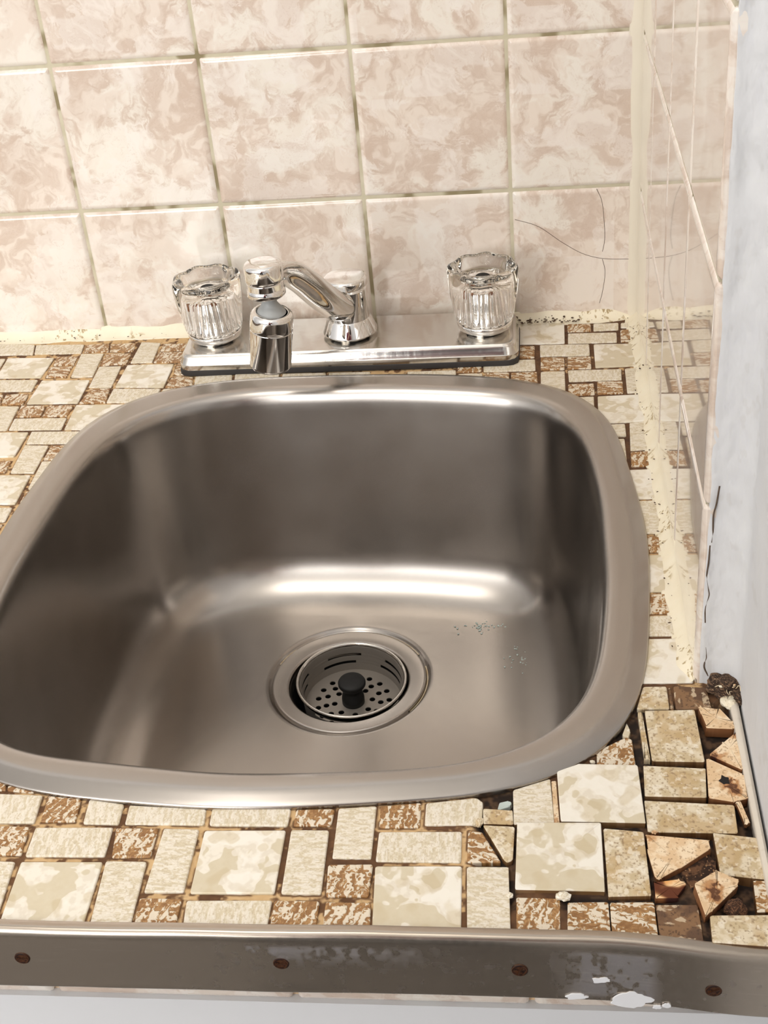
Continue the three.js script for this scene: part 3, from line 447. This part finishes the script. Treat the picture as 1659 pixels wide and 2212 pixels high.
// ---------------------------------------------------------------- the faucet
{
  const F = [-0.2145, 0, 0.0438], f = thing('faucet', 'chrome two handle faucet with clear acrylic knobs and swivel spout', 'faucet', F);
  const rect = (w, d) => [[-w / 2, -d / 2], [w / 2, -d / 2], [w / 2, d / 2], [-w / 2, d / 2]];
  const gk = part('gasket', slab(rect(0.2535, 0.0645), 0.0042, { corner: 0.010, profile: [[0, 0.0004], [0.0004, 0]] }), M.rubber, f, 'dark rubber gasket'); gk.position.y = 0.0040;
  const bp = part('base_plate', slab(rect(0.2525, 0.0635), 0.0118, { corner: 0.011, seg: 8, profile: [[0, 0.0080], [0.0007, 0.0076], [0.0018, 0.0030], [0.0022, 0.0018], [0.0030, 0.0010], [0.0036, 0.0002], [0.0042, 0]], uv: 6 }), M.dullChrome, f); bp.position.y = 0.0156;
  // spout post, turning spout and swivel aerator
  const post = part('spout_post', lathe([[0.0160, 0.0150], [0.0165, 0.0160], [0.0202, 0.0178], [0.0204, 0.0190], [0.0164, 0.0288], [0.0155, 0.0292], [0.0157, 0.0298], [0.0158, 0.0520], [0.0153, 0.0530], [0.0150, 0.0536], [0.0150, 0.0544], [0.0161, 0.0550], [0.0162, 0.0590], [0.0157, 0.0606], [0.0142, 0.0613], [0.006, 0.0616], [0, 0.0617]], 56), M.chrome, f); post.position.x = 0.001;
  {
    const C = [[0.0005, 0.0400, 0.001], [-0.0035, 0.0440, 0.014], [-0.0095, 0.0605, 0.0345], [-0.0195, 0.0890, 0.0640], [-0.0268, 0.1048, 0.0845], [-0.0315, 0.1095, 0.0965], [-0.0342, 0.1095, 0.1052]];
    const cur = new THREE.CatmullRomCurve3(C.map((p) => new THREE.Vector3(...p))), n = 48, rings = [];
    const sidev = new THREE.Vector3(0.95, 0, 0.31).normalize();
    for (let k = 0; k <= n; k++) {
      const t = k / n, c = cur.getPoint(t), tg = cur.getTangent(t), up = new THREE.Vector3().crossVectors(tg, sidev).normalize(); if (up.y < 0 && k < n * 0.8) up.negate();
      const flip = up.clone(); if (k >= n * 0.8 && flip.dot(rings.up ?? flip) < 0) flip.negate(); rings.up = flip.clone();
      const w = mix(0.0112, 0.0118, t), h = mix(0.0118, 0.0100, t), flat = mix(0.9, 0.4, smooth(0.1, 0.45, t)) + 0.3 * smooth(0.8, 1, t), ring = [];
      for (let i = 0; i < 56; i++) { const a = i / 56 * 2 * Math.PI, ca = Math.cos(a), sa = Math.sin(a); let v = Math.sign(sa) * Math.pow(Math.abs(sa), 0.85); if (v > flat) v = flat + (v - flat) * 0.04; const q = c.clone().addScaledVector(sidev, w * Math.sign(ca) * Math.pow(Math.abs(ca), 0.9)).addScaledVector(flip, h * v); ring.push(q.toArray()); }
      rings.push(ring);
    }
    part('spout', loft(rings), M.chrome, f);
    const A = [-0.0345, 0, 0.1062], ae = part('aerator', lathe([[0, 0.1186], [0.0070, 0.1184], [0.0108, 0.1177], [0.0122, 0.1166], [0.0128, 0.1150], [0.0129, 0.1075], [0.0126, 0.1057], [0.0117, 0.1052], [0.0116, 0.1044], [0.0121, 0.1040], [0.0116, 0.1034], [0.0121, 0.1028], [0.0116, 0.1022], [0.0121, 0.1016], [0.0116, 0.1010], [0.0121, 0.1004], [0.0116, 0.0998], [0.0126, 0.0993], [0.0127, 0.0958], [0.0118, 0.0948], [0.0060, 0.0944], [0, 0.0944]], 56), M.chrome, f); ae.position.set(...A);
    const ball = part('swivel_ball', lathe([[0.0056, 0.0948], [0.0050, 0.0915], [0.0052, 0.0892], [0.0070, 0.0865], [0.0094, 0.0838], [0.0102, 0.0815]], 36), M.greyPlastic, ae, 'grey plastic ball joint'); ball.position.x = 0.001;
    const body = part('aerator_body', lathe([[0.0099, -0.0035], [0.0102, 0.0002], [0.0107, 0.0012], [0.0118, 0.0012], [0.0134, 0.0002], [0.0142, -0.0022], [0.0145, -0.0085], [0.0144, -0.0108], [0.0140, -0.0111], [0.0140, -0.0116], [0.0143, -0.0119], [0.0141, -0.0375], [0.0136, -0.0392], [0.0122, -0.0395], [0.0120, -0.037], [0, -0.037]], 56), M.chrome, ae); body.position.set(0.0018, 0.0822, 0.0005); body.rotation.set(0.03, 0, -0.16);
  }
  // two fluted acrylic knobs
  for (const [x, turn, tilt] of [[-0.1015, 0.25, 0.02], [0.1015, 0.1, 0]]) {
    const col = part('handle', lathe([[0.0150, 0.0148], [0.0165, 0.0160], [0.0198, 0.0182], [0.0206, 0.0218], [0.0200, 0.0238], [0.0120, 0.0242], [0, 0.0242]], 48), M.chrome, f, 'chrome collar under clear knob'); col.position.x = x; col.rotation.z = tilt;
    const N = 192, rings = [], R = (fn, y) => { const r = []; for (let i = 0; i < N; i++) { const t = i / N * 2 * Math.PI; const [q, yy] = fn(t); r.push([q * Math.cos(t + turn), 0.0246 + ((yy ?? y) - 0.0246) * 0.89, q * Math.sin(t + turn)]); } rings.push(r); };
    const lobe = (t) => 0.5 + 0.5 * Math.cos(8 * t), flute = (t, p = 0.6) => Math.pow(Math.abs(Math.cos(10 * t)), p);
    // the socket from its top downwards, then the outside upwards, then the dished top inwards
    R(() => [0.0002], 0.0572); R((t) => [0.0080], 0.0570); R((t) => [0.0116 + 0.0008 * flute(t)], 0.0556); R((t) => [0.0128 + 0.0016 * flute(t)], 0.0530); R((t) => [0.0134 + 0.0020 * flute(t)], 0.044); R((t) => [0.0140 + 0.0022 * flute(t)], 0.034); R((t) => [0.0152 + 0.0018 * flute(t)], 0.0285); R((t) => [0.0165 + 0.0006 * flute(t)], 0.0258); R((t) => [0.0176], 0.0247);
    R(() => [0.0205], 0.0246); R(() => [0.0214], 0.0254); R((t) => [0.0219 + 0.0001 * lobe(t)], 0.028); R((t) => [0.0231 + 0.0004 * lobe(t)], 0.038); R((t) => [0.0243 + 0.0007 * lobe(t)], 0.048); R((t) => [0.0250 + 0.0010 * lobe(t)], 0.058); R((t) => [0.0250 + 0.0013 * lobe(t)], 0.0645); R((t) => [0.0246 + 0.0014 * lobe(t), 0.0676 + 0.0004 * lobe(t)]); R((t) => [0.0236 + 0.0015 * lobe(t), 0.0693 + 0.0006 * lobe(t)]); R((t) => [0.0220 + 0.0014 * lobe(t), 0.0702 + 0.0006 * lobe(t)]); R((t) => [0.0203 + 0.0012 * lobe(t), 0.0701 + 0.0006 * lobe(t)]);
    R((t) => [0.0187 + 0.0010 * lobe(t), 0.0690 + 0.0005 * lobe(t)]); R((t) => [0.0174 + 0.0008 * lobe(t)], 0.0665); R((t) => [0.0164 + 0.0005 * lobe(t)], 0.0630); R(() => [0.0152], 0.0610); R(() => [0.0100], 0.0605); R(() => [0.0001], 0.0604);
    part('acrylic_knob', loft(rings), M.acrylic, col, 'clear fluted acrylic knob');
    part('stem', lathe([[0.0098, 0.0242], [0.0092, 0.030], [0.0070, 0.0325], [0.0062, 0.0335], [0.0060, 0.0480], [0.0040, 0.0488], [0, 0.0488]], 24), M.dullChrome, col);
    for (const [a, h] of [[0.9, 0.0035], [1.9, 0.0030], [2.6, 0.0080]]) { const g = part('rust_flake', new RoundedBoxGeometry(0.0026, h, 0.0012, 2, 0.0004), M.rustPart, col, 'rust inside the knob'); g.position.set(0.0104 * Math.cos(a + 0.2), 0.0515 - h / 2, 0.0104 * Math.sin(a + 0.2)); g.rotation.y = Math.PI / 2 - a; }
    const sc = part('screw', lathe([[0.0050, 0.0562], [0.0052, 0.0568], [0.0046, 0.0573], [0, 0.0575]], 24), M.black, col, 'dark screw head');
  }
}

// ---------------------------------------------------------------- aluminium edging along the front
const edgeZ = (x) => 0.5865 + 0.0042 * smooth(-0.06, 0.02, x) - 0.0007 * Math.exp(-Math.pow((x + 0.13) / 0.07, 2)), edgeY = (x) => -0.0022 * smooth(-0.05, 0.02, x);
{
  const e = thing('metal_edging', 'scuffed aluminium edging screwed along the front of the countertop', 'edging', [-0.3, 0, 0.5865]);
  const prof = [[-0.0062, 0.0002], [-0.0061, 0.0011], [-0.0030, 0.0016], [-0.0018, 0.0014], [-0.0008, 0.0006], [-0.0001, -0.0008], [0.0004, -0.0030], [0.0006, -0.010], [0.0006, -0.026], [0.0004, -0.0318], [0.0008, -0.0334], [0.0002, -0.0345], [-0.0010, -0.0345], [-0.0012, -0.0315], [-0.0010, -0.0030], [-0.0022, -0.0004], [-0.0062, -0.0002]];
  const rings = [], n = 130, lens = [0]; for (let i = 1; i < prof.length; i++) lens.push(lens[i - 1] + Math.hypot(prof[i][0] - prof[i - 1][0], prof[i][1] - prof[i - 1][1]));
  for (let k = 0; k <= n; k++) { const x = mix(-0.62, 0.0195, k / n); rings.push(prof.map(([z, y]) => [x + 0.3, y + edgeY(x) + 0.0003 * (fbm(x * 40, y * 60, 401, 0, 2) - 0.5), edgeZ(x) + z - 0.5865 + 0.0009 * (fbm(x * 22, y * 50 + 3, 405, 0, 2) - 0.5)])); }
  // oxide haze near the upper right, bright scratches: u along the strip, v around the profile
  const TW = 2048, TH = 128, uv = (k, i) => [k / n, lens[i] / lens.at(-1)];
  const haze = (u, v) => { const x = mix(-0.62, 0.0195, u), y = v * 0.082, a = smooth(-0.215, -0.19, x) * smooth(-0.10, -0.16, x) * smooth(0.022, 0.008, y - 0.006) , b = smooth(-0.074, -0.055, x) * smooth(-0.026, -0.034, x) * smooth(0.042, 0.036, y), n0 = fbm(u * 190, v * 22, 411, 0, 4); return smooth(0.0105, 0.0135, y) * clamp(a * smooth(0.42, 0.6, n0) * 0.8 + b * smooth(0.3, 0.46, n0) * 0.9 + smooth(0.68, 0.8, n0) * 0.2 * smooth(-0.25, -0.2, x)); };
  const map = dataTex(TW, TH, (u, v) => { const h = haze(u, v), sc = smooth(0.7, 0.76, fbm(u * 60, v * 160, 417, 0, 3)) * 0.14; return mix3(mix3([176, 165, 152], [158, 153, 152], h), [214, 206, 196], sc); });
  const rough = grey(TW, TH, (u, v) => clamp(0.25 + 0.45 * haze(u, v) + 0.06 * (fbm(u * 300, v * 30, 421, 0, 3) - 0.5)));
  part('edge_profile', loft(rings, false, uv), std({ map, metalness: 0.95, roughness: 1, roughnessMap: rough }), e);
  for (const [x, y] of [[-0.2962, -0.0152], [-0.1838, -0.0152], [-0.0848, -0.0162], [-0.0075, -0.0200]]) {
    const s = part('screw', mergeGeometries([lathe([[0.0034, -0.0006], [0.0034, 0.0002], [0.0030, 0.0005], [0.0022, 0.0003], [0, 0.0002]], 24), (() => { const g = new THREE.BoxGeometry(0.0052, 0.0005, 0.0007); g.rotateY(rr(0, 3)); g.translate(0, 0.0005, 0); return new THREE.BufferGeometry().copy(g); })()].map((g) => { const q = g.index ? g : g; for (const a of Object.keys(q.attributes)) if (!['position', 'normal', 'uv'].includes(a)) q.deleteAttribute(a); return q; })), M.screwRust, e, 'rusty slotted screw');
    s.rotation.x = Math.PI / 2; s.position.set(x + 0.3, y + edgeY(x), edgeZ(x) - 0.5865 + 0.0007);
  }
  const blob = (x, y, w, h, s) => { const p = []; for (let i = 0; i < 30; i++) { const t = i / 30 * 6.2832, k = 0.5 + 0.95 * fbm(Math.cos(t) * 2.2 + s, Math.sin(t) * 2.2 + s * 3, 431, 0, 3); p.push([Math.cos(t) * w * k, Math.sin(t) * h * k]); } const m = part('paint_spot', slab(p, 0.0006, { corner: 0.0001, profile: [[0, 0.0001], [0.00005, 0]], last: 0.00005, seg: 1 }), M.whitePaint, e, 'spot of white paint'); m.rotation.x = Math.PI / 2; m.position.set(x + 0.3, y, edgeZ(x) - 0.5865 + 0.0010); };
  blob(-0.0520, -0.0205, 0.0040, 0.0016, 3); blob(-0.0620, -0.0318, 0.0046, 0.0016, 5); blob(-0.0395, -0.0320, 0.0076, 0.0045, 8); blob(-0.0290, -0.0350, 0.0018, 0.0012, 11); blob(-0.0255, -0.0335, 0.0016, 0.0014, 13);
}
{ // front of the cabinet: a row of cut wall tiles under the edging and a white painted board
  const b = thing('cabinet_front', 'white painted cabinet front with cut tiles under the metal edging', 'cabinet', [-0.3, -0.9, 0.5]);
  part('board', box(-0.45, 0.3205, 0, 0.8520, 0.05, 0.0815), M.paint, b);
  part('backing', box(-0.45, 0.3205, 0.8520, 0.8625, 0.05, 0.0770), M.biscuit, b);
  let x0 = -0.40; for (const x1 of [-0.2905, -0.1825, -0.0805, -0.0118, 0.0200]) {
    const w = x1 - x0 - 0.0024, h = 0.036, g = slab([[-w / 2, -h / 2], [w / 2, -h / 2], [w / 2, h / 2], [-w / 2, h / 2]], 0.004, { corner: 0.002, profile: cushion, uv: 2.304, off: [rnd(), rnd()] });
    const m = part('wall_tile', g, M.wallTile, b); m.rotation.x = Math.PI / 2; m.position.set((x0 + x1) / 2 + 0.3, 0.8702, 0.0808); x0 = x1;
  }
}

// ---------------------------------------------------------------- the broken corner: loose shards, chips and dirt
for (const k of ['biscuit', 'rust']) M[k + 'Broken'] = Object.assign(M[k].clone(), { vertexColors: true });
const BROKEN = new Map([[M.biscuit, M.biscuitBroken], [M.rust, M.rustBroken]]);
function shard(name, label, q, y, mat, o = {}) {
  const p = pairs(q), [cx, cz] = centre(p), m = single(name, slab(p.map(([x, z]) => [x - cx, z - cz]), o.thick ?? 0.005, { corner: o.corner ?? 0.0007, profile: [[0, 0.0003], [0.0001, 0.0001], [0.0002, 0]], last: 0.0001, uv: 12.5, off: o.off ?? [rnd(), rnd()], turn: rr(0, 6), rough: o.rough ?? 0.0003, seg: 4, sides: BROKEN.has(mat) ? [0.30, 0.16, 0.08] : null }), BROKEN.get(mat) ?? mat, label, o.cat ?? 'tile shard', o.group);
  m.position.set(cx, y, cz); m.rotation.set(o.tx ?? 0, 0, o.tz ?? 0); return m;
}
const LOOSE = 'loose shards in the broken corner';
shard('tile_shard', 'upturned peach shard with rusty rim beside the dirt clump', [5, 4461, 97, 4478, 156, 4563, 157, 4608, 27, 4605, 14, 4521], 0.0014, M.biscuit, { tx: 0.05, tz: -0.05, group: LOOSE, rough: 0.0006, thick: 0.006 });
shard('tile_shard', 'triangular peach shard pointing left against the white trim', [17, 4786, 88, 4702, 155, 4636, 161, 4690, 158, 4887], 0.0010, M.biscuit, { tz: 0.04, group: LOOSE, rough: 0.0005, thick: 0.0055 });
const stained = shard('tile_shard', 'peach shard with a round black stain against the white trim', [5, 4805, 157, 4903, 159, 5051, 95, 5077, -10, 5050], 0.0002, M.biscuit, { tx: 0.02, group: LOOSE, rough: 0.0004 });
{ const s = part('stain', slab([...Array(10)].map((_, i) => { const t = i / 10 * 6.2832, k = rr(0.0015, 0.0030); return [k * Math.cos(t), k * 1.3 * Math.sin(t)]; }), 0.0003, { corner: 0.0004, profile: [[0, 0.0001], [0.0003, 0]] }), std({ color: 0x1d1611, roughness: 0.9 }), stained, 'black round stain'); s.position.set(-0.0012, 0.00012, -0.0030); }
shard('tile_shard', 'largest peach shard, kite shaped with one dark spot', [-304, 5279, -39, 5313, -40, 5360, -176, 5464, -261, 5523, -279, 5516, -302, 5364], 0.0006, M.biscuit, { tz: 0.03, tx: 0.03, group: LOOSE, rough: 0.0004 });
shard('tile_shard', 'small orange rusted shard beside the dark brown square tile', [-292, 5541, -184, 5519, -159, 5534, -197, 5615, -292, 5628], 0.0002, M.rust, { tz: -0.06, tx: 0.03, group: LOOSE, rough: 0.0006 });
shard('tile_shard', 'five sided clean peach shard leaning over a brown clod', [-128, 5565, -31, 5487, 56, 5525, 50, 5557, -74, 5698, -99, 5726], 0.0016, M.biscuit, { tz: -0.10, tx: 0.05, group: LOOSE, rough: 0.0004, off: [0.31, 0.62] });
shard('tile_shard', 'dull grey brown shard lying below the largest peach shard', [-176, 5469, -45, 5365, -22, 5406, -20, 5456, -127, 5555], -0.0018, std({ map: dirt, color: 0xffe8d0, roughness: 1 }), { group: LOOSE, rough: 0.0005 });
shard('clay_splinter', 'narrow peach clay splinter against the white trim', [99, 5080, 124, 5074, 153, 5184, 128, 5196], -0.0004, M.biscuit, { tx: 0.2, cat: 'splinter', thick: 0.003 });
shard('clay_splinter', 'straight clay strip wedged between two cream tiles near the sink', [-707, 4947, -684, 4943, -673, 5209, -697, 5212], -0.0006, M.biscuit, { cat: 'splinter', thick: 0.004, rough: 0.0001 });
shard('grout_strip', 'loose strip of pale grout along a stained square tile', [-285, 4484, -262, 4484, -250, 4808, -279, 4809], 0.0002, M.stained, { cat: 'grout', thick: 0.005, rough: 0.0004 });
shard('grout_strip', 'short crumbly grout strip between cream and brown tiles', [-126, 4300, -111, 4300, -111, 4461, -126, 4461], -0.0008, M.darkSmall, { cat: 'grout', thick: 0.004, rough: 0.0003 });
shard('glass_chip', 'bluish grey chip in a hole at the sink rim', [-944, 5077, -896, 5071, -884, 5088, -896, 5111, -948, 5123], -0.0010, M.glassChip, { cat: 'chip', thick: 0.003, tz: 0.15 });
shard('tile_chip', 'small oval cream chip beside the largest peach shard', [-283, 5263, -264, 5249, -247, 5263, -266, 5276], 0.0006, M.biscuit, { cat: 'chip', thick: 0.003, corner: 0.001 });
shard('tile_chip', 'pointed white chip standing by the sink rim', [-367, 4653, -342, 4563, -330, 4621, -339, 4660], 0.0002, M.big, { cat: 'chip', thick: 0.004 });
function clod(name, label, cat, x, y, z, rx, ry, rz, mat, s, rough = 0.35) { const m = single(name, lump(rx, ry, rz, rough, s), mat, label, cat); m.position.set(x, y, z); return m; }
clod('dirt_clod', 'rounded brown clod beside the dark gap near the edging', 'clod', 0.0030, -0.0022, 0.5655, 0.0044, 0.0036, 0.0050, std({ map: dirt, color: 0xffe0c8, roughness: 1 }), 3, 0.3);
clod('cream_crumb', 'pale crumb at the corner of a raised cream tile', 'crumb', -0.0665, 0.0004, 0.5622, 0.0032, 0.0016, 0.0022, M.big, 7, 0.3);
clod('cream_crumb', 'tiny white crumb on the joint beside a brown tile', 'crumb', -0.0886, 0.0002, 0.5622, 0.0014, 0.0011, 0.0014, M.big, 9, 0.3);
clod('grout_crumb', 'grey grout crumb at a chipped cream tile near the rim', 'crumb', -0.1027, -0.0006, 0.5205, 0.0020, 0.0015, 0.0026, M.stained, 12, 0.4);
clod('white_crumb', 'white crumb in dirt at the sink rim corner', 'crumb', -0.0515, -0.0002, 0.4828, 0.0013, 0.0009, 0.0010, M.big, 15, 0.3);
{ // thin trim between tiles and wall, its broken end, and the clump of dirt and fibres on it
  const rings = []; for (let k = 0; k <= 40; k++) { const z = mix(0.4405, 0.578, k / 40), w = 0.0004 * (fbm(z * 160, 1, 441, 0, 2) - 0.5), x0 = mix(0.0152, 0.0166, k / 40); rings.push([[x0, -0.006, z], [x0 + w, 0.0012, z], [x0 + 0.0004, 0.0019, z], [x0 + 0.0020, 0.0028 + w, z], [0.0182, 0.0026, z], [0.0192, 0.0022, z], [0.0194, 0.0014, z], [0.0194, -0.006, z]]); }
  const t = thing('wall_trim', 'thin dirty white trim between broken tiles and the white wall', 'trim', [0, 0, 0]);
  part('strip', loft(rings, true, (k, i, q) => [q[0] * 8, q[2] * 8]), std({ map: plasterMap, color: 0xfff4e2, roughness: 0.6 }), t);
  const cap = part('broken_end', lump(0.0042, 0.0022, 0.0052, 0.3, 21), M.caulk, t, 'crumbly yellow end'); cap.position.set(0.0158, 0.0012, 0.4425);
  const c = thing('dirt_clump', 'dark clump of dirt and fibres in the corner by the white trim', 'dirt', [0.0160, 0.0020, 0.4330]);
  part('dirt_mass', lump(0.0088, 0.0062, 0.0080, 0.45, 31, 4), M.dirt, c);
  const hi = part('dirt_mass', lump(0.0050, 0.0045, 0.0060, 0.45, 37, 4), M.dirt, c); hi.position.set(0.0050, 0.0008, 0.0075);
  for (let i = 0; i < 26; i++) { const a = rr(0, 6.28), l = rr(0.003, 0.007), b = [rr(-0.005, 0.006), rr(0.001, 0.005), rr(-0.004, 0.012)]; part('fibre', tube([b, [b[0] + Math.cos(a) * l * 0.5, b[1] + rr(0, 0.003), b[2] + Math.sin(a) * l * 0.5], [b[0] + Math.cos(a + 0.6) * l, b[1] + rr(-0.001, 0.004), b[2] + Math.sin(a + 0.6) * l]], rr(0.00012, 0.0003), 8, 4), i % 3 ? M.dirt : M.stained, c); }
  for (const [x, y, z, r, m] of [[0.001, 0.0052, 0.004, 0.0015, M.biscuit], [0.0050, 0.0058, -0.001, 0.0008, M.big], [-0.004, 0.0042, 0.004, 0.0008, M.caulk], [0.0040, 0.0058, -0.006, 0.0030, M.biscuit], [-0.002, 0.0050, -0.003, 0.0007, M.biscuit]]) { const g = part('chip', lump(r * 1.3, r * 0.7, r, 0.35, Math.round(r * 1e5)), m, c, 'pale chip'); g.position.set(x, y, z); }
  const curl = part('flake', tube([[0.0068, 0.002, 0.002], [0.0086, 0.0045, 0.004], [0.0088, 0.0052, 0.008], [0.0072, 0.0030, 0.011]], 0.0013, 20, 6), M.rust, c, 'orange brown flake');
}

// ---------------------------------------------------------------- the person taking the picture, mirrored in the chrome
{
  const pos = [-0.27, -0.9, 1.47];
  const J = (x, y, z) => [x, y, z];                       // metres above the floor, relative to the feet
  const B = [];                                           // bones: [a, b, ra, rb, tone]
  const bone = (a, b, ra, rb, k) => B.push([a, b, ra, rb, k]);
  for (const s of [-1, 1]) {
    const hip = J(s * 0.09, 0.88, 0), knee = J(s * 0.10, 0.47, -0.02), ank = J(s * 0.10, 0.08, 0.02);
    bone(hip, knee, 0.085, 0.058, 1); bone(knee, ank, 0.056, 0.038, 1); bone(J(s * 0.10, 0.045, 0.03), J(s * 0.115, 0.035, -0.15), 0.042, 0.032, 3);
  }
  bone(J(-0.06, 0.93, 0), J(0.06, 0.93, 0), 0.115, 0.115, 1); bone(J(0, 1.0, 0), J(0, 1.18, 0.01), 0.115, 0.125, 0); bone(J(-0.07, 1.28, 0.01), J(0.07, 1.28, 0.01), 0.115, 0.115, 0); bone(J(-0.15, 1.39, 0.01), J(0.15, 1.39, 0.01), 0.058, 0.058, 0);
  bone(J(0, 1.42, 0.01), J(0, 1.52, -0.015), 0.050, 0.048, 2); bone(J(0, 1.575, -0.02), J(0, 1.63, -0.01), 0.072, 0.080, 2); bone(J(0, 1.535, -0.06), J(0, 1.55, -0.06), 0.035, 0.04, 2); bone(J(0, 1.585, -0.098), J(0, 1.61, -0.092), 0.011, 0.007, 2);
  for (const s of [-1, 1]) bone(J(s * 0.078, 1.585, 0), J(s * 0.08, 1.61, 0.005), 0.012, 0.013, 2);
  const hands = [[J(-0.165, 1.39, 0.01), J(-0.20, 1.13, -0.10), J(0.125, 1.275, -0.385), -1], [J(0.165, 1.39, 0.01), J(0.235, 1.14, -0.13), J(0.225, 1.265, -0.385), 1]];
  for (const [sh, el, wr, s] of hands) {
    bone(sh, el, 0.052, 0.042, 0); bone(el, wr, 0.040, 0.026, 2); const p = J(wr[0] - s * 0.006, wr[1] + 0.035, wr[2] - 0.040); bone(wr, p, 0.026, 0.030, 2);
    for (let k = 0; k < 4; k++) { const a = J(p[0] + s * 0.012, p[1] - 0.026 + k * 0.018, p[2] - 0.018), m = J(a[0] - s * 0.004, a[1] + 0.004, a[2] - 0.028), e = J(m[0] - s * 0.024, m[1] + 0.003, m[2] - 0.004 * (k % 2)); bone(a, m, 0.0095, 0.0088, 2); bone(m, e, 0.0088, 0.0078, 2); }
    bone(J(p[0] - s * 0.016, p[1] + 0.012, p[2] + 0.004), J(p[0] - s * 0.030, p[1] + 0.034, p[2] - 0.012), 0.0105, 0.0088, 2);
  }
  const dist = (x, y, z) => { let d = 1, k = 0, best = 1; for (const [a, b, ra, rb, tone] of B) { const u = [b[0] - a[0], b[1] - a[1], b[2] - a[2]], v = [x - a[0], y - a[1], z - a[2]], t = clamp((u[0] * v[0] + u[1] * v[1] + u[2] * v[2]) / (u[0] * u[0] + u[1] * u[1] + u[2] * u[2])), e = Math.hypot(v[0] - u[0] * t, v[1] - u[1] * t, v[2] - u[2] * t) - mix(ra, rb, t); if (e < best) { best = e; k = tone; } const q = Math.max(0.018 - Math.abs(d - e), 0) / 0.018; d = Math.min(d, e) - q * q * 0.018 * 0.25; } return [d, k]; };
  function march(c, h, res) {
    const mc = new MarchingCubes(res, new THREE.MeshBasicMaterial(), false, false, 200000); mc.isolation = 0;
    for (let k = 0; k < res; k++) for (let j = 0; j < res; j++) for (let i = 0; i < res; i++) mc.field[k * res * res + j * res + i] = -dist(c[0] + (2 * i / res - 1) * h, c[1] + (2 * j / res - 1) * h, c[2] + (2 * k / res - 1) * h)[0];
    mc.update(); const n = mc.count, p = new Float32Array(n * 3), q = new Float32Array(n * 3);
    for (let i = 0; i < n * 3; i++) { p[i] = mc.positionArray[i] * h + c[i % 3]; q[i] = mc.normalArray[i]; }
    const g = new THREE.BufferGeometry(); g.setAttribute('position', new THREE.BufferAttribute(p, 3)); g.setAttribute('normal', new THREE.BufferAttribute(q, 3)); return g;
  }
  const tones = [[0.115, 0.012, 0.03], [0.02, 0.02, 0.025], [0.50, 0.30, 0.21], [0.05, 0.045, 0.04]];
  const g = march([0, 0.86, -0.1], 0.88, 80);
  const p = g.attributes.position, col = new Float32Array(p.count * 3); for (let i = 0; i < p.count; i++) col.set(tones[dist(p.getX(i), p.getY(i), p.getZ(i))[1]], i * 3);
  g.setAttribute('color', new THREE.BufferAttribute(col, 3)); g.computeVertexNormals();
  const who = thing('person', 'standing person in burgundy top and dark trousers facing the sink', 'person', pos);
  part('body', g, std({ vertexColors: true, roughness: 0.85 }), who);
  const hair = new THREE.SphereGeometry(0.095, 28, 20, 0, 6.2832, 0, 1.9); hair.scale(0.94, 1.12, 1.05); hair.rotateX(0.45); hair.translate(0, 1.635, 0.008); part('hair', hair, std({ color: 0x1c1512, roughness: 0.7 }), who);
  for (const s of [-1, 1]) { const e = part('eye', new THREE.SphereGeometry(0.011, 12, 8), M.black, who); e.position.set(s * 0.03, 1.61, -0.078); }
  const ph = thing('smartphone', 'dark smartphone held up by the standing person', 'phone');
  const back = new THREE.Vector3(0, 0, 1).applyEuler(camera.rotation), up = new THREE.Vector3(0, 1, 0).applyEuler(camera.rotation), side = new THREE.Vector3(1, 0, 0).applyEuler(camera.rotation);
  ph.position.copy(camera.position).addScaledVector(back, 0.016).addScaledVector(up, -0.055).addScaledVector(side, -0.022); ph.rotation.copy(camera.rotation);
  part('phone_body', new RoundedBoxGeometry(0.076, 0.158, 0.0085, 3, 0.004), M.black, ph);
  const scr = part('phone_screen', box(-0.035, 0.035, -0.075, 0.075, 0.0043, 0.0046), std({ color: 0x101214, roughness: 0.1 }), ph);
}
renderer.render(scene, camera);
